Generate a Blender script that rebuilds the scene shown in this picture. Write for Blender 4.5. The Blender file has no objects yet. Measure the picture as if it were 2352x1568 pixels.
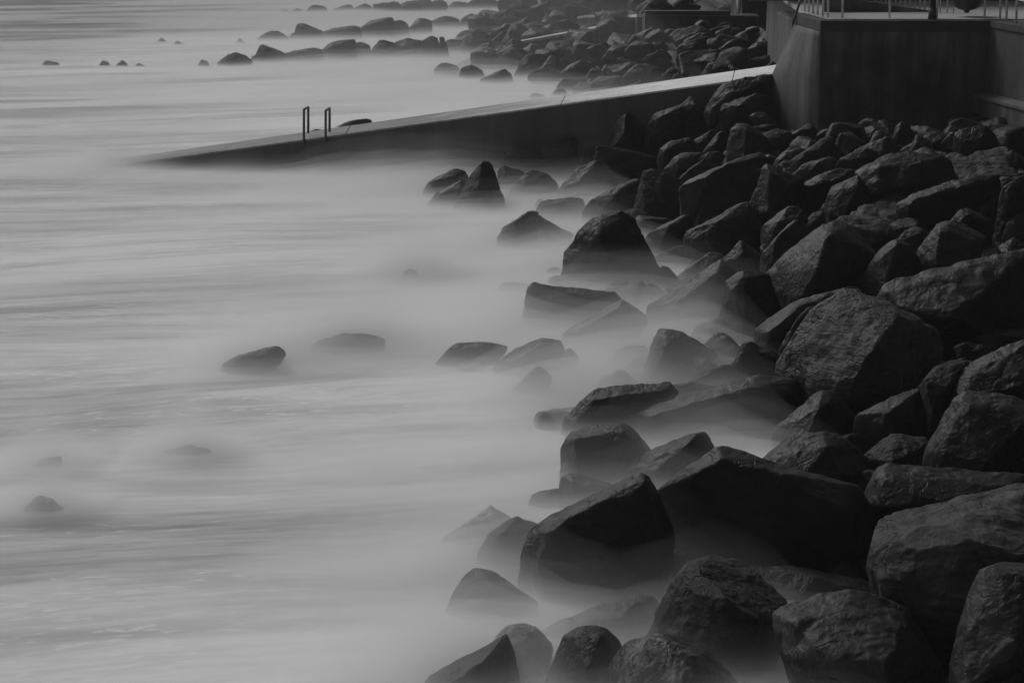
import bpy, bmesh, math, random
import numpy as np
from mathutils import Vector

random.seed(7)
RNG = np.random.default_rng(7)
SC = bpy.context.scene
COL = SC.collection

# ------------------------------------------------------------------ camera
H = 8.8                                   # eye height above the water
FPX = 5720.0                              # focal length in pixels of a 2352 px wide frame
PITCH = math.atan(1111.0 / FPX)
cam = bpy.data.cameras.new('camera')
cam.sensor_width = 36.0
cam.lens = 36.0 * FPX / 2352.0
cam.clip_start = 0.5
cam.clip_end = 6000.0
cam_ob = bpy.data.objects.new('camera', cam)
cam_ob.location = (0, 0, H)
cam_ob.rotation_euler = (math.pi / 2 - PITCH, 0, 0)
COL.objects.link(cam_ob)
SC.camera = cam_ob

# ------------------------------------------------------------------ light
SUN_EL, SUN_AZ = math.radians(42), math.radians(-38)   # azimuth from +Y (away from camera) towards +X
world = bpy.data.worlds.new('World')
SC.world = world
world.use_nodes = True
wn = world.node_tree
wn.nodes.clear()
w_out = wn.nodes.new('ShaderNodeOutputWorld')
w_bg = wn.nodes.new('ShaderNodeBackground')
w_bw = wn.nodes.new('ShaderNodeRGBToBW')
w_sky = wn.nodes.new('ShaderNodeTexSky')
w_sky.sky_type = 'NISHITA'
w_sky.sun_disc = False
w_sky.sun_elevation = SUN_EL
w_sky.sun_rotation = SUN_AZ
w_sky.dust_density = 4.0
w_bg.inputs['Strength'].default_value = 0.05
wn.links.new(w_sky.outputs[0], w_bw.inputs[0])
wn.links.new(w_bw.outputs[0], w_bg.inputs[0])
wn.links.new(w_bg.outputs[0], w_out.inputs[0])

sun = bpy.data.lights.new('sun', 'SUN')
sun.energy = 1.5
sun.angle = math.radians(25)
sun.color = (1, 1, 1)
sun_ob = bpy.data.objects.new('sun', sun)
sd = Vector((math.sin(SUN_AZ) * math.cos(SUN_EL), math.cos(SUN_AZ) * math.cos(SUN_EL), math.sin(SUN_EL)))
sun_ob.rotation_euler = sd.to_track_quat('Z', 'Y').to_euler()
COL.objects.link(sun_ob)

SC.view_settings.view_transform = 'Standard'
SC.view_settings.look = 'None'
SC.view_settings.gamma = 1.0
SC.view_settings.use_curve_mapping = False
SC.view_settings.exposure = -0.2
SC.render.engine = 'CYCLES'
SC.cycles.volume_bounces = 4
SC.cycles.max_bounces = 8
SC.cycles.diffuse_bounces = 3
SC.cycles.transparent_max_bounces = 32
SC.cycles.use_denoising = True

# ------------------------------------------------------------------ helpers
FWD = Vector((0, math.cos(PITCH), -math.sin(PITCH)))
UPV = Vector((0, math.sin(PITCH), math.cos(PITCH)))
K = 2352.0 / 4096.0
TILES = {'A': (1650, 560, 2), 'B': (2420, 260, 2), 'C': (2920, 460, 2), 'D': (2420, 900, 2),
         'E': (1650, 1200, 2), 'F': (2920, 1100, 2), 'G': (2050, 1600, 2), 'H': (2920, 1700, 2),
         'I': (1650, 1947, 2), 'J': (2400, 1947, 2), 'K': (2920, 1947, 2),
         'P': (1000, 0, 2.94), 'Q': (1700, 0, 2.94), 'R': (2300, 0, 2.6133),
         'T': (800, 0, 1.47), 'L': (0, 0, 1.68), 'W': (3000, 0, 2.146), 'V': (0, 0, K)}


def px(tile, x, y):
    ox, oy, s = TILES[tile]
    return (ox + x / s) * K, (oy + y / s) * K


def ray(u, v):
    return FWD + Vector((1, 0, 0)) * ((u - 1176) / FPX) + UPV * (-(v - 784) / FPX)


def at_z(u, v, z):
    d = ray(u, v)
    t = (z - H) / d.z
    return Vector((d.x * t, d.y * t, z))


def at_y(u, v, y):
    d = ray(u, v)
    t = y / d.y
    return Vector((d.x * t, y, H + d.z * t))


XW_Y = [20, 27, 42, 55, 66, 72, 80, 88, 93, 99, 110, 120, 135, 200]
XW_X = [3.4, 3.6, 4.3, 3.4, 2.6, 3.4, 5.2, 5.0, 3.2, 0.6, -1.2, -2.5, -2.0, 0.0]
SL_Y = [20, 48, 58, 66, 69, 74, 90, 110, 200]
SL_S = [0.27, 0.29, 0.36, 0.47, 0.47, 0.30, 0.24, 0.17, 0.17]


def bank(x, y):
    """Height of the rock bank above the water: it rises from the waterline and flattens under the walls."""
    d = np.asarray(x) - np.interp(y, XW_Y, XW_X)
    z = np.interp(y, SL_Y, SL_S) * d
    cap = np.interp(y, [20, 45, 60, 66, 74, 100, 200], [1.9, 1.8, 1.55, 1.9, 1.7, 1.3, 1.3]) + 0.05 * d
    z = np.where(z > cap - 0.4, np.minimum(z, cap - 0.4 * np.exp(-np.clip(z - cap + 0.4, 0, 9) / 0.4)), z)
    return np.maximum(z, -1.4)


def ground_hit(u, v):
    """Where the line of sight first meets the bank or the water."""
    d = ray(u, v)
    lo, hi = 10.0, 400.0
    y = 12.0
    while y < 400:
        p = at_y(u, v, y)
        if p.z <= max(float(bank(p.x, p.y)), 0.0):
            break
        y += 0.25
    return at_y(u, v, y)


def hash3(ix, iy, iz, seed):
    h = (ix * 374761393 + iy * 668265263 + iz * 2147483647 + seed * 1274126177) & 0xFFFFFFFF
    h = ((h ^ (h >> 13)) * 1274126177) & 0xFFFFFFFF
    h = h ^ (h >> 16)
    return (h & 0xFFFF) / 32767.5 - 1.0


def vnoise(p, seed=0):
    p = np.asarray(p, dtype=np.float64)
    i = np.floor(p).astype(np.int64)
    f = p - i
    f = f * f * f * (f * (f * 6 - 15) + 10)
    r = 0
    for dx in (0, 1):
        wx = f[:, 0] if dx else 1 - f[:, 0]
        for dy in (0, 1):
            wy = f[:, 1] if dy else 1 - f[:, 1]
            for dz in (0, 1):
                wz = f[:, 2] if dz else 1 - f[:, 2]
                r = r + wx * wy * wz * hash3(i[:, 0] + dx, i[:, 1] + dy, i[:, 2] + dz, seed)
    return r


def fbm(p, octv=3, seed=0):
    r, a = 0, 1.0
    p = np.asarray(p, dtype=np.float64)
    for o in range(octv):
        r = r + a * vnoise(p * (2.03 ** o) + 17.3 * o, seed + o)
        a *= 0.5
    return r


def tag(o, label=None, cat=None, group=None, kind=None):
    if label:
        o['label'] = label
    if cat:
        o['category'] = cat
    if group:
        o['group'] = group
    if kind:
        o['kind'] = kind
    return o


def link(name, me, mat, parent=None):
    o = bpy.data.objects.new(name, me)
    if mat and not me.materials:
        me.materials.append(mat)
    COL.objects.link(o)
    if parent:
        o.parent = parent
    return o


def mesh(name, verts, faces, mat, parent=None, smooth=False):
    me = bpy.data.meshes.new(name)
    me.from_pydata([tuple(v) for v in verts], [], faces)
    bm = bmesh.new()
    bm.from_mesh(me)
    bmesh.ops.recalc_face_normals(bm, faces=bm.faces)
    bm.to_mesh(me)
    bm.free()
    if smooth:
        for p in me.polygons:
            p.use_smooth = True
    return link(name, me, mat, parent)


def prism(name, low, up, mat, parent=None, bevel=0.0):
    """Closed solid between two rings of equal length."""
    n = len(low)
    bm = bmesh.new()
    a = [bm.verts.new(v) for v in low]
    b = [bm.verts.new(v) for v in up]
    bm.faces.new(a[::-1])
    bm.faces.new(b)
    for i in range(n):
        j = (i + 1) % n
        bm.faces.new((a[i], a[j], b[j], b[i]))
    bmesh.ops.recalc_face_normals(bm, faces=bm.faces)
    if bevel:
        bmesh.ops.bevel(bm, geom=bm.edges[:], offset=bevel, segments=2, affect='EDGES', profile=0.5)
    me = bpy.data.meshes.new(name)
    bm.to_mesh(me)
    bm.free()
    return link(name, me, mat, parent)


def box(name, lo, hi, mat, parent=None, bevel=0.0):
    (x0, y0, z0), (x1, y1, z1) = lo, hi
    ring = [(x0, y0), (x1, y0), (x1, y1), (x0, y1)]
    return prism(name, [(x, y, z0) for x, y in ring], [(x, y, z1) for x, y in ring], mat, parent, bevel)


def tube(name, pts, r, mat, parent=None, seg=10, r2=None):
    bm = bmesh.new()
    rings = []
    pts = [Vector(p) for p in pts]
    for i, p in enumerate(pts):
        t = (pts[min(i + 1, len(pts) - 1)] - pts[max(i - 1, 0)]).normalized()
        u = t.orthogonal().normalized() if abs(t.z) < 0.99 else Vector((1, 0, 0))
        w = t.cross(u).normalized()
        u = w.cross(t).normalized()
        rr = r if r2 is None else r + (r2 - r) * i / (len(pts) - 1)
        rings.append([bm.verts.new(p + (u * math.cos(a) + w * math.sin(a)) * rr)
                      for a in [2 * math.pi * k / seg for k in range(seg)]])
    for a, b in zip(rings, rings[1:]):
        # match the rings so the tube does not twist
        off = min(range(seg), key=lambda s: sum((a[k].co - b[(k + s) % seg].co).length for k in range(seg)))
        for k in range(seg):
            bm.faces.new((a[k], a[(k + 1) % seg], b[(k + 1 + off) % seg], b[(k + off) % seg]))
    bm.faces.new(rings[0])
    bm.faces.new(rings[-1])
    bmesh.ops.recalc_face_normals(bm, faces=bm.faces)
    me = bpy.data.meshes.new(name)
    bm.to_mesh(me)
    bm.free()
    for p in me.polygons:
        p.use_smooth = len(p.vertices) == 4
    return link(name, me, mat, parent)


def empty(name, loc):
    o = bpy.data.objects.new(name, None)
    o.location = loc
    COL.objects.link(o)
    return o


def keep_world(child, parent):
    child.parent = parent
    child.matrix_parent_inverse.identity()
    child.location = child.location - parent.location


# ------------------------------------------------------------------ materials
class NT:
    def __init__(s, name):
        s.m = bpy.data.materials.new(name)
        s.m.use_nodes = True
        s.t = s.m.node_tree
        s.t.nodes.clear()
        s.out = s.t.nodes.new('ShaderNodeOutputMaterial')

    def n(s, typ, **kw):
        nd = s.t.nodes.new(typ)
        for k, v in kw.items():
            if k in nd.inputs:
                nd.inputs[k].default_value = v
            else:
                setattr(nd, k, v)
        return nd

    def l(s, a, b):
        s.t.links.new(a, b)

    def mapping(s, src, scale, rot=(0, 0, 0)):
        m = s.n('ShaderNodeMapping')
        m.inputs['Scale'].default_value = scale
        m.inputs['Rotation'].default_value = rot
        s.l(src, m.inputs['Vector'])
        return m.outputs[0]

    def noise(s, vec, scale, detail=4, rough=0.55, dist=0.0):
        n = s.n('ShaderNodeTexNoise')
        n.inputs['Scale'].default_value = scale
        n.inputs['Detail'].default_value = detail
        n.inputs['Roughness'].default_value = rough
        n.inputs['Distortion'].default_value = dist
        s.l(vec, n.inputs['Vector'])
        return n.outputs[0]

    def ramp(s, fac, stops):
        r = s.n('ShaderNodeValToRGB')
        e = r.color_ramp.elements
        while len(e) < len(stops):
            e.new(0.5)
        for i, (p, c) in enumerate(stops):
            e[i].position = p
            e[i].color = (c, c, c, 1)
        s.l(fac, r.inputs[0])
        return r.outputs[0]

    def math(s, op, a, b):
        m = s.n('ShaderNodeMath', operation=op)
        for i, v in enumerate((a, b)):
            if isinstance(v, (int, float)):
                m.inputs[i].default_value = v
            else:
                s.l(v, m.inputs[i])
        return m.outputs[0]

    def mul(s, a, b):
        m = s.n('ShaderNodeMix', data_type='RGBA', blend_type='MULTIPLY')
        m.inputs[0].default_value = 1.0
        for sock, v in ((m.inputs[6], a), (m.inputs[7], b)):
            if isinstance(v, (int, float)):
                sock.default_value = (v, v, v, 1)
            else:
                s.l(v, sock)
        return m.outputs[2]

    def surface(s, color, rough, bump=None, strength=0.5, dist=0.02, spec=0.5):
        p = s.n('ShaderNodeBsdfPrincipled')
        if isinstance(color, (int, float)):
            p.inputs['Base Color'].default_value = (color, color, color, 1)
        else:
            s.l(color, p.inputs['Base Color'])
        if isinstance(rough, (int, float)):
            p.inputs['Roughness'].default_value = rough
        else:
            s.l(rough, p.inputs['Roughness'])
        p.inputs['Specular IOR Level'].default_value = spec
        if bump is not None:
            b = s.n('ShaderNodeBump')
            b.inputs['Strength'].default_value = strength
            b.inputs['Distance'].default_value = dist
            s.l(bump, b.inputs['Height'])
            s.l(b.outputs[0], p.inputs['Normal'])
        s.l(p.outputs[0], s.out.inputs['Surface'])
        return s.m


def rock_material(name, lo, hi, strata=1.0, stretch=(1, 1, 6), rot=(0.5, 0.5, 0), rough=(0.42, 0.66), bumpy=0.6, vein=0.0):
    s = NT(name)
    co = s.n('ShaderNodeTexCoord').outputs['Object']
    oi = s.n('ShaderNodeObjectInfo')
    add = s.n('ShaderNodeVectorMath', operation='ADD')
    sc = s.n('ShaderNodeVectorMath', operation='SCALE')
    s.l(oi.outputs['Random'], sc.inputs['Scale'])
    sc.inputs[0].default_value = (37, 53, 71)
    s.l(co, add.inputs[0])
    s.l(sc.outputs[0], add.inputs[1])
    v = add.outputs[0]
    vs = s.mapping(v, stretch, rot)
    blotch = s.noise(v, 1.6, 5, 0.6)
    grain = s.noise(v, 34, 4, 0.7)
    lay = s.noise(vs, 2.2, 6, 0.62, 0.6)
    c1 = s.ramp(blotch, [(0.3, lo), (0.7, hi)])
    c2 = s.ramp(lay, [(0.35, 0.55), (0.65, 1.3)])
    c3 = s.ramp(grain, [(0.3, 0.75), (0.72, 1.25)])
    tone = s.ramp(oi.outputs['Random'], [(0.0, 0.6), (1.0, 1.35)])
    col = s.mul(s.mul(s.mul(c1, c2), c3), tone)
    if vein:
        vn = s.noise(s.mapping(v, (1, 1, 1), (0.4, 0.9, 0.2)), 1.1, 5, 0.6, 1.2)
        band = s.ramp(s.math('ABSOLUTE', s.math('SUBTRACT', vn, 0.5), 0), [(0.0, 1.0), (0.035, 0.0)])
        mx_ = s.n('ShaderNodeMix', data_type='RGBA')
        s.l(band, mx_.inputs[0])
        s.l(col, mx_.inputs[6])
        mx_.inputs[7].default_value = (vein, vein, vein, 1)
        col = mx_.outputs[2]
    vo = s.n('ShaderNodeTexVoronoi', feature='F1')
    vo.inputs['Scale'].default_value = 4.5
    vo.inputs['Detail'].default_value = 0.5
    vo.inputs['Roughness'].default_value = 0.6
    wob = s.n('ShaderNodeVectorMath', operation='ADD')
    s.l(v, wob.inputs[0])
    nz = s.n('ShaderNodeTexNoise')
    nz.inputs['Scale'].default_value = 3.0
    s.l(v, nz.inputs['Vector'])
    s.l(nz.outputs['Color'], wob.inputs[1])
    s.l(s.mapping(wob.outputs[0], (1, 1, 1.8), rot), vo.inputs['Vector'])
    ve = s.n('ShaderNodeTexVoronoi', feature='DISTANCE_TO_EDGE')
    ve.inputs['Scale'].default_value = 1.1
    s.l(s.mapping(wob.outputs[0], (1, 1, 1.6), (0.7, 0.2, 0.9)), ve.inputs['Vector'])
    crack = s.ramp(ve.outputs['Distance'], [(0.0, 0.0), (0.022, 1.0)])
    some = s.ramp(s.noise(v, 1.3, 3, 0.5), [(0.46, 1.0), (0.56, 0.0)])          # cracks only here and there
    crack = s.math('MAXIMUM', crack, some)
    col = s.mul(col, s.ramp(crack, [(0.0, 0.35), (1.0, 1.0)]))
    h = s.math('ADD', s.math('MULTIPLY', lay, 0.8 * strata), s.math('MULTIPLY', grain, 0.30))
    h = s.math('ADD', h, s.math('MULTIPLY', s.noise(v, 9, 6, 0.68), 0.6))
    h = s.math('ADD', h, s.math('MULTIPLY', vo.outputs['Distance'], 0.6))
    h = s.math('ADD', h, s.math('MULTIPLY', crack, 0.8))
    ro = s.ramp(blotch, [(0.3, rough[0]), (0.75, rough[1])])
    return s.surface(col, ro, h, bumpy * 0.85, 0.04, 0.22)


M = {}
M['rock_dark'] = rock_material('wet_dark_rock', 0.006, 0.020, 0.2, (1, 1, 2))
M['rock'] = rock_material('grey_rock', 0.009, 0.029, 0.35, (1, 1.3, 3), (0.6, 0.4, 0.3))
M['rock_band'] = rock_material('banded_rock', 0.020, 0.052, 1.6, (1.0, 1.2, 8), (0.35, -0.5, 0.4), bumpy=0.9)
M['rock_pale'] = rock_material('pale_dry_rock', 0.020, 0.05, 0.9, (1, 1, 4), (0.3, 0.3, 0), (0.6, 0.8), 0.7)


def concrete(name, lo, hi, streak=1.0, rough=0.8):
    s = NT(name)
    co = s.n('ShaderNodeTexCoord').outputs['Object']
    st = s.noise(s.mapping(co, (2.2, 2.2, 0.16)), 1.0, 6, 0.65, 0.3)
    bl = s.noise(co, 0.55, 5, 0.6)
    gr = s.noise(co, 22, 4, 0.7)
    c = s.mul(s.ramp(bl, [(0.3, lo), (0.7, hi)]), s.ramp(st, [(0.35, 1 - 0.5 * streak), (0.68, 1 + 0.45 * streak)]))
    c = s.mul(c, s.ramp(gr, [(0.3, 0.82), (0.7, 1.15)]))
    return s.surface(c, rough, s.math('ADD', gr, s.math('MULTIPLY', bl, 1.5)), 0.35, 0.02, 0.3)


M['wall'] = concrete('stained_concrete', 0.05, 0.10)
M['wall_dark'] = concrete('dark_concrete', 0.012, 0.15, 1.3, 0.6)
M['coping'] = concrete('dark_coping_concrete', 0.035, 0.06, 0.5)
M['wall_side'] = concrete('pale_weathered_concrete', 0.085, 0.14, 0.8)
M['deck'] = concrete('paving_concrete', 0.30, 0.42, 0.2)
s = NT('bleached_concrete')
co = s.n('ShaderNodeTexCoord').outputs['Object']
geo = s.n('ShaderNodeNewGeometry')
sp = s.n('ShaderNodeSeparateXYZ')
s.l(geo.outputs['Position'], sp.inputs[0])
blot = s.noise(co, 0.7, 6, 0.65, 0.5)
gr = s.noise(co, 14, 5, 0.7)
wet = s.math('ADD', s.math('MULTIPLY', sp.outputs[0], 0.11), s.math('MULTIPLY', blot, 1.0))   # washed by the sea at the low end
c_ = s.ramp(wet, [(0.25, 0.25), (0.95, 0.80)])
c_ = s.mul(c_, s.ramp(gr, [(0.3, 0.75), (0.7, 1.2)]))
c_ = s.mul(c_, s.ramp(s.noise(s.mapping(co, (0.6, 2.5, 1)), 1.5, 5, 0.7), [(0.36, 0.72), (0.55, 1.08)]))
M['ramp_top'] = s.surface(c_, 0.75, gr, 0.3, 0.02, 0.3)
M['ramp_side'] = concrete('algae_dark_concrete', 0.05, 0.085, 0.5, 0.5)


def plain(name, c, rough, metal=0.0):
    s = NT(name)
    co = s.n('ShaderNodeTexCoord').outputs['Object']
    n = s.noise(co, 9, 4, 0.6)
    m = s.surface(s.ramp(n, [(0.3, c * 0.7), (0.7, c * 1.25)]), rough, n, 0.15, 0.01)
    for nd in s.t.nodes:
        if nd.type == 'BSDF_PRINCIPLED':
            nd.inputs['Metallic'].default_value = metal
    return m


M['paint'] = plain('grey_railing_paint', 0.55, 0.5)
M['steel'] = plain('dark_galvanised_steel', 0.06, 0.5)
M['iron'] = plain('black_iron', 0.02, 0.6)
M['rock_veiled'] = rock_material('mist_veiled_rock', 0.24, 0.38, 0.3, (1, 1, 2))  # paled base colour: the mist veil over these rocks is put into it
M['rock_vein'] = rock_material('veined_dark_rock', 0.013, 0.03, 0.5, (1, 1, 2), vein=0.10)
M['bank'] = rock_material('dark_rubble_ground', 0.006, 0.016, 0.5, (1, 1, 1))

# water: foam drawn out into long streaks by the swell
s = NT('foamy_sea_water')
co = s.n('ShaderNodeTexCoord').outputs['Object']
warp = s.noise(s.mapping(co, (0.03, 0.05, 1)), 1.0, 3, 0.5)
wv = s.n('ShaderNodeCombineXYZ')
s.l(s.math('MULTIPLY', warp, 7.0), wv.inputs[1])
va = s.n('ShaderNodeVectorMath', operation='ADD')
s.l(co, va.inputs[0])
s.l(wv.outputs[0], va.inputs[1])
vr = s.mapping(va.outputs[0], (1, 1, 1), (0, 0, math.radians(-14)))
big = s.noise(s.mapping(vr, (0.028, 0.16, 1)), 1.0, 4, 0.55)
mid = s.noise(s.mapping(vr, (0.09, 0.75, 1)), 1.0, 5, 0.6, 0.3)
fine = s.noise(s.mapping(vr, (0.7, 4.5, 1)), 1.0, 4, 0.65, 0.6)
foam = s.math('ADD', s.math('ADD', s.math('MULTIPLY', big, 0.40), s.math('MULTIPLY', mid, 0.40)), s.math('MULTIPLY', fine, 0.20))
# foam thins out beyond the surf: less of it far off and far out
sp = s.n('ShaderNodeSeparateXYZ')
s.l(co, sp.inputs[0])
seaward = s.math('ADD', s.math('MULTIPLY', sp.outputs[0], -0.5), sp.outputs[1])
mr = s.n('ShaderNodeMapRange')
mr.inputs['From Min'].default_value = 126
mr.inputs['From Max'].default_value = 165
mr.inputs['To Min'].default_value = 0.0
mr.inputs['To Max'].default_value = 0.5
s.l(seaward, mr.inputs['Value'])
foam = s.math('SUBTRACT', foam, mr.outputs[0])
flecks = s.ramp(s.noise(s.mapping(vr, (2.2, 6.0, 1)), 1.0, 5, 0.7, 0.4), [(0.56, 0.0), (0.68, 1.0)])
patch = s.ramp(s.noise(s.mapping(vr, (0.07, 0.3, 1)), 1.0, 3, 0.5), [(0.48, 0.0), (0.60, 0.20)])
foam = s.math('ADD', foam, s.math('MULTIPLY', flecks, patch))
fc = s.ramp(foam, [(0.35, 0.27), (0.46, 0.54), (0.58, 0.84)])
M['water'] = s.surface(fc, 0.8, mid, 0.12, 0.15, 0.02)


def volume_material(name, density):
    s = NT(name)
    v = s.n('ShaderNodeVolumeScatter')
    v.inputs['Color'].default_value = (0.97, 0.97, 0.97, 1)
    v.inputs['Density'].default_value = density
    v.inputs['Anisotropy'].default_value = 0.0
    s.l(v.outputs[0], s.out.inputs['Volume'])
    return s.m


# ------------------------------------------------------------------ setting: bank, water
def grid_mesh(name, xs, ys, zf, mat, smooth=True):
    X, Y = np.meshgrid(xs, ys)
    Z = zf(X.ravel(), Y.ravel())
    V = np.stack([X.ravel(), Y.ravel(), Z], 1)
    nx, ny = len(xs), len(ys)
    a = (np.arange(ny - 1)[:, None] * nx + np.arange(nx - 1)[None, :]).ravel()
    Fc = np.stack([a, a + 1, a + nx + 1, a + nx], 1)
    me = bpy.data.meshes.new(name)
    me.from_pydata(V.tolist(), [], Fc.tolist())
    if smooth:
        me.polygons.foreach_set('use_smooth', np.ones(len(me.polygons), dtype=bool))
    return link(name, me, mat)


xs = np.concatenate([[-60, -30, -14], np.arange(-8, 2, 0.8), np.arange(2, 14, 0.14), [15, 18, 24, 40, 80]])
ys = np.concatenate([np.arange(8, 24, 1.0), np.arange(24, 70, 0.18), np.arange(70, 125, 0.4), [130, 150, 200, 300]])


def bank_z(x, y):
    p = np.stack([x, y, x * 0], 1)
    lump = 1 - np.abs(vnoise(p * np.array([1.5, 1.1, 1]) + 0.5 * vnoise(p * 2.3, 4)[:, None], 8)) * 1.6
    n = lump * 0.17 + (1 - np.abs(vnoise(p * 3.3, 9))) * 0.10 - 0.16
    return np.minimum(bank(x, y) - 0.34 + n, 3.2)


tag(grid_mesh('rubble_bank', xs, ys, bank_z, M['bank']), kind='structure')


def water_z(x, y):
    p = np.stack([(x + 0.25 * y) * 0.12, (y - 0.25 * x) * 0.55, x * 0], 1)
    near = np.clip((260 - y) / 100, 0, 1) * np.clip((70 - abs(x)) / 20, 0, 1)
    return fbm(p, 3, 11) * 0.05 * near


xs = np.concatenate([[-3000, -800, -250, -120], np.arange(-70, 20, 0.8), [30, 80, 250, 800, 3000]])
ys = np.concatenate([[-300, -50, 0], np.arange(8, 170, 0.6), np.arange(172, 300, 8), [400, 700, 1500, 5000]])
tag(grid_mesh('sea_water', xs, ys, water_z, M['water']), kind='structure')

# ------------------------------------------------------------------ spray and mist lying on the water
POCKETS = [(4.1, 45.5, 0.55, 1.5), (3.7, 37.0, 0.45, 1.3), (1.4, 30.3, 0.45, 1.3), (2.3, 27.3, 0.35, 0.9), (2.6, 34.5, 0.3, 1.0),
           (-1.0, 27.0, 0.5, 1.6), (-3.5, 67.5, 0.45, 3.0), (2.2, 69.0, 0.15, 1.5), (-6.0, 71.0, 0.35, 3.0), (2.0, 76.0, 0.6, 4.0), (4.5, 84.0, 0.5, 4.0)]


for (u_, v_, h_, w_) in ((580, 842, 0.9, 1.4), (795, 806, 0.85, 1.4), (945, 634, 1.5, 0.9), (100, 1170, 0.95, 0.6), (95, 1068, 1.1, 0.6), (430, 1044, 1.1, 0.65), (1580, 830, 0.5, 1.1), (1450, 735, 0.12, 0.8), (1480, 900, 0.5, 1.0), (1200, 770, 0.35, 1.4),
                         (250, 378, 0.35, 2.5), (600, 140, 0.1, 3.0), (800, 142, 0.1, 4.0), (1000, 145, 0.15, 4.0), (1150, 180, 0.4, 3.0),
                         (1225, 582, 0.6, 1.5), (1080, 835, 0.6, 1.6), (1250, 890, 0.55, 1.3), (1420, 830, 0.35, 1.3), (1110, 1290, 0.3, 1.0)):
    p_ = at_z(u_, v_, 0)
    POCKETS.append((p_.x, p_.y, h_, w_))


def mist_shape(x, y):
    shore = np.interp(y, XW_Y, XW_X)
    d = shore - x                                      # metres out to sea
    m = np.interp(d, [-1.6, -0.5, 0.8, 4, 8, 14], [0.06, 0.22, 0.41, 0.34, 0.09, 0.045])
    far = np.clip((y - 78) / 12, 0, 1)
    m = m * (1 - far) + far * np.interp(d, [-2, 0, 10, 22], [0.12, 0.30, 0.20, 0.06])
    for (a, b, h, w) in POCKETS:
        m = m + h * np.exp(-((x - a) ** 2 + (y - b) ** 2) / (w * w))
    p = np.stack([(x + 0.25 * y) * 0.16, (y - 0.25 * x) * 0.5, x * 0 + 3], 1)
    q = np.stack([(x + 0.25 * y) * 0.3, (y - 0.25 * x) * 1.3, x * 0 + 9], 1)
    return np.clip(m * (1.0 + 0.55 * fbm(p, 3, 21) + 0.4 * fbm(q, 2, 25)), 0.02, None), fbm(np.stack([x * 0.9, y * 0.9, x * 0], 1), 2, 31)


def closed_layer(name, xs, ys, top, mat, floor=-0.6):
    X, Y = np.meshgrid(xs, ys)
    nx, ny = len(xs), len(ys)
    Z = np.maximum(top, floor + 0.05)
    n = nx * ny
    V = np.concatenate([np.stack([X.ravel(), Y.ravel(), Z], 1), np.stack([X.ravel(), Y.ravel(), np.full(n, floor)], 1)])
    a = (np.arange(ny - 1)[:, None] * nx + np.arange(nx - 1)[None, :]).ravel()
    top_f = np.stack([a, a + 1, a + nx + 1, a + nx], 1)
    F_ = top_f.tolist()
    i = lambda r, c: r * nx + c
    for c in range(nx - 1):
        F_.append([i(0, c) + n, i(0, c + 1) + n, i(0, c + 1), i(0, c)])
        F_.append([i(ny - 1, c), i(ny - 1, c + 1), i(ny - 1, c + 1) + n, i(ny - 1, c) + n])
    for r in range(ny - 1):
        F_.append([i(r, 0), i(r + 1, 0), i(r + 1, 0) + n, i(r, 0) + n])
        F_.append([i(r, nx - 1) + n, i(r + 1, nx - 1) + n, i(r + 1, nx - 1), i(r, nx - 1)])
    F_ += (top_f[:, ::-1] + n).tolist()
    me = bpy.data.meshes.new(name)
    me.from_pydata(V.tolist(), [], F_)
    o = link(name, me, mat)
    return tag(o, kind='stuff')


MIST = [(0.14, 0.9), (0.32, 0.8), (0.52, 0.55), (0.8, 0.32), (1.2, 0.14), (1.9, 0.04)]
mx = np.arange(-34, 16.1, 0.55)
my = np.arange(16, 172, 0.6)
MX, MY = np.meshgrid(mx, my)
m_a, m_b = mist_shape(MX.ravel(), MY.ravel())
for k, (zt, dens) in enumerate(MIST):
    top = zt * m_a + (0.05 * m_b * min(1, zt * 3) + 0.012 * k) * np.clip(m_a * 2.2, 0, 1) - 0.02
    closed_layer('mist', mx, my, top, volume_material('sea_spray', dens))

top = np.interp(MX.ravel(), [-24, -8, 4.5, 10], [-0.4, 3.6, 3.6, -0.2]) * np.clip((MY.ravel() - 80) / 14, 0, 1) + 0.5 * m_b
closed_layer('mist', mx, my, top - 0.2, volume_material('drifting_spray', 0.0062))
hz = box('haze', (-3050, -350, -2.6), (3050, 5050, 14), volume_material('sea_air', 0.00035))
tag(hz, kind='stuff')

# ------------------------------------------------------------------ near wall with its deck
Y_W = at_z(*px('W', 614, 178), 4.7).y
ZT = 4.7
fA = at_y(*px('W', 614, 178), Y_W)                      # front corner, seaward
fB = at_y(*px('W', 2075, 190), Y_W)                     # inner corner with the stepped wall
xa, xb = fA.x, fB.x
rearC = at_z(*px('W', 412, 118), ZT)
yr = rearC.y
wall = empty('retaining_wall', (xa, Y_W, 0))
tag(wall, 'tall stained concrete retaining wall with a battered seaward end below the railing', 'wall')
pD = at_y(*px('W', 190, 640), yr)
pE = at_y(*px('W', 205, 860), yr)
front = [(xa, Y_W), (xb + 0.6, Y_W)]
zb = -0.8
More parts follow.
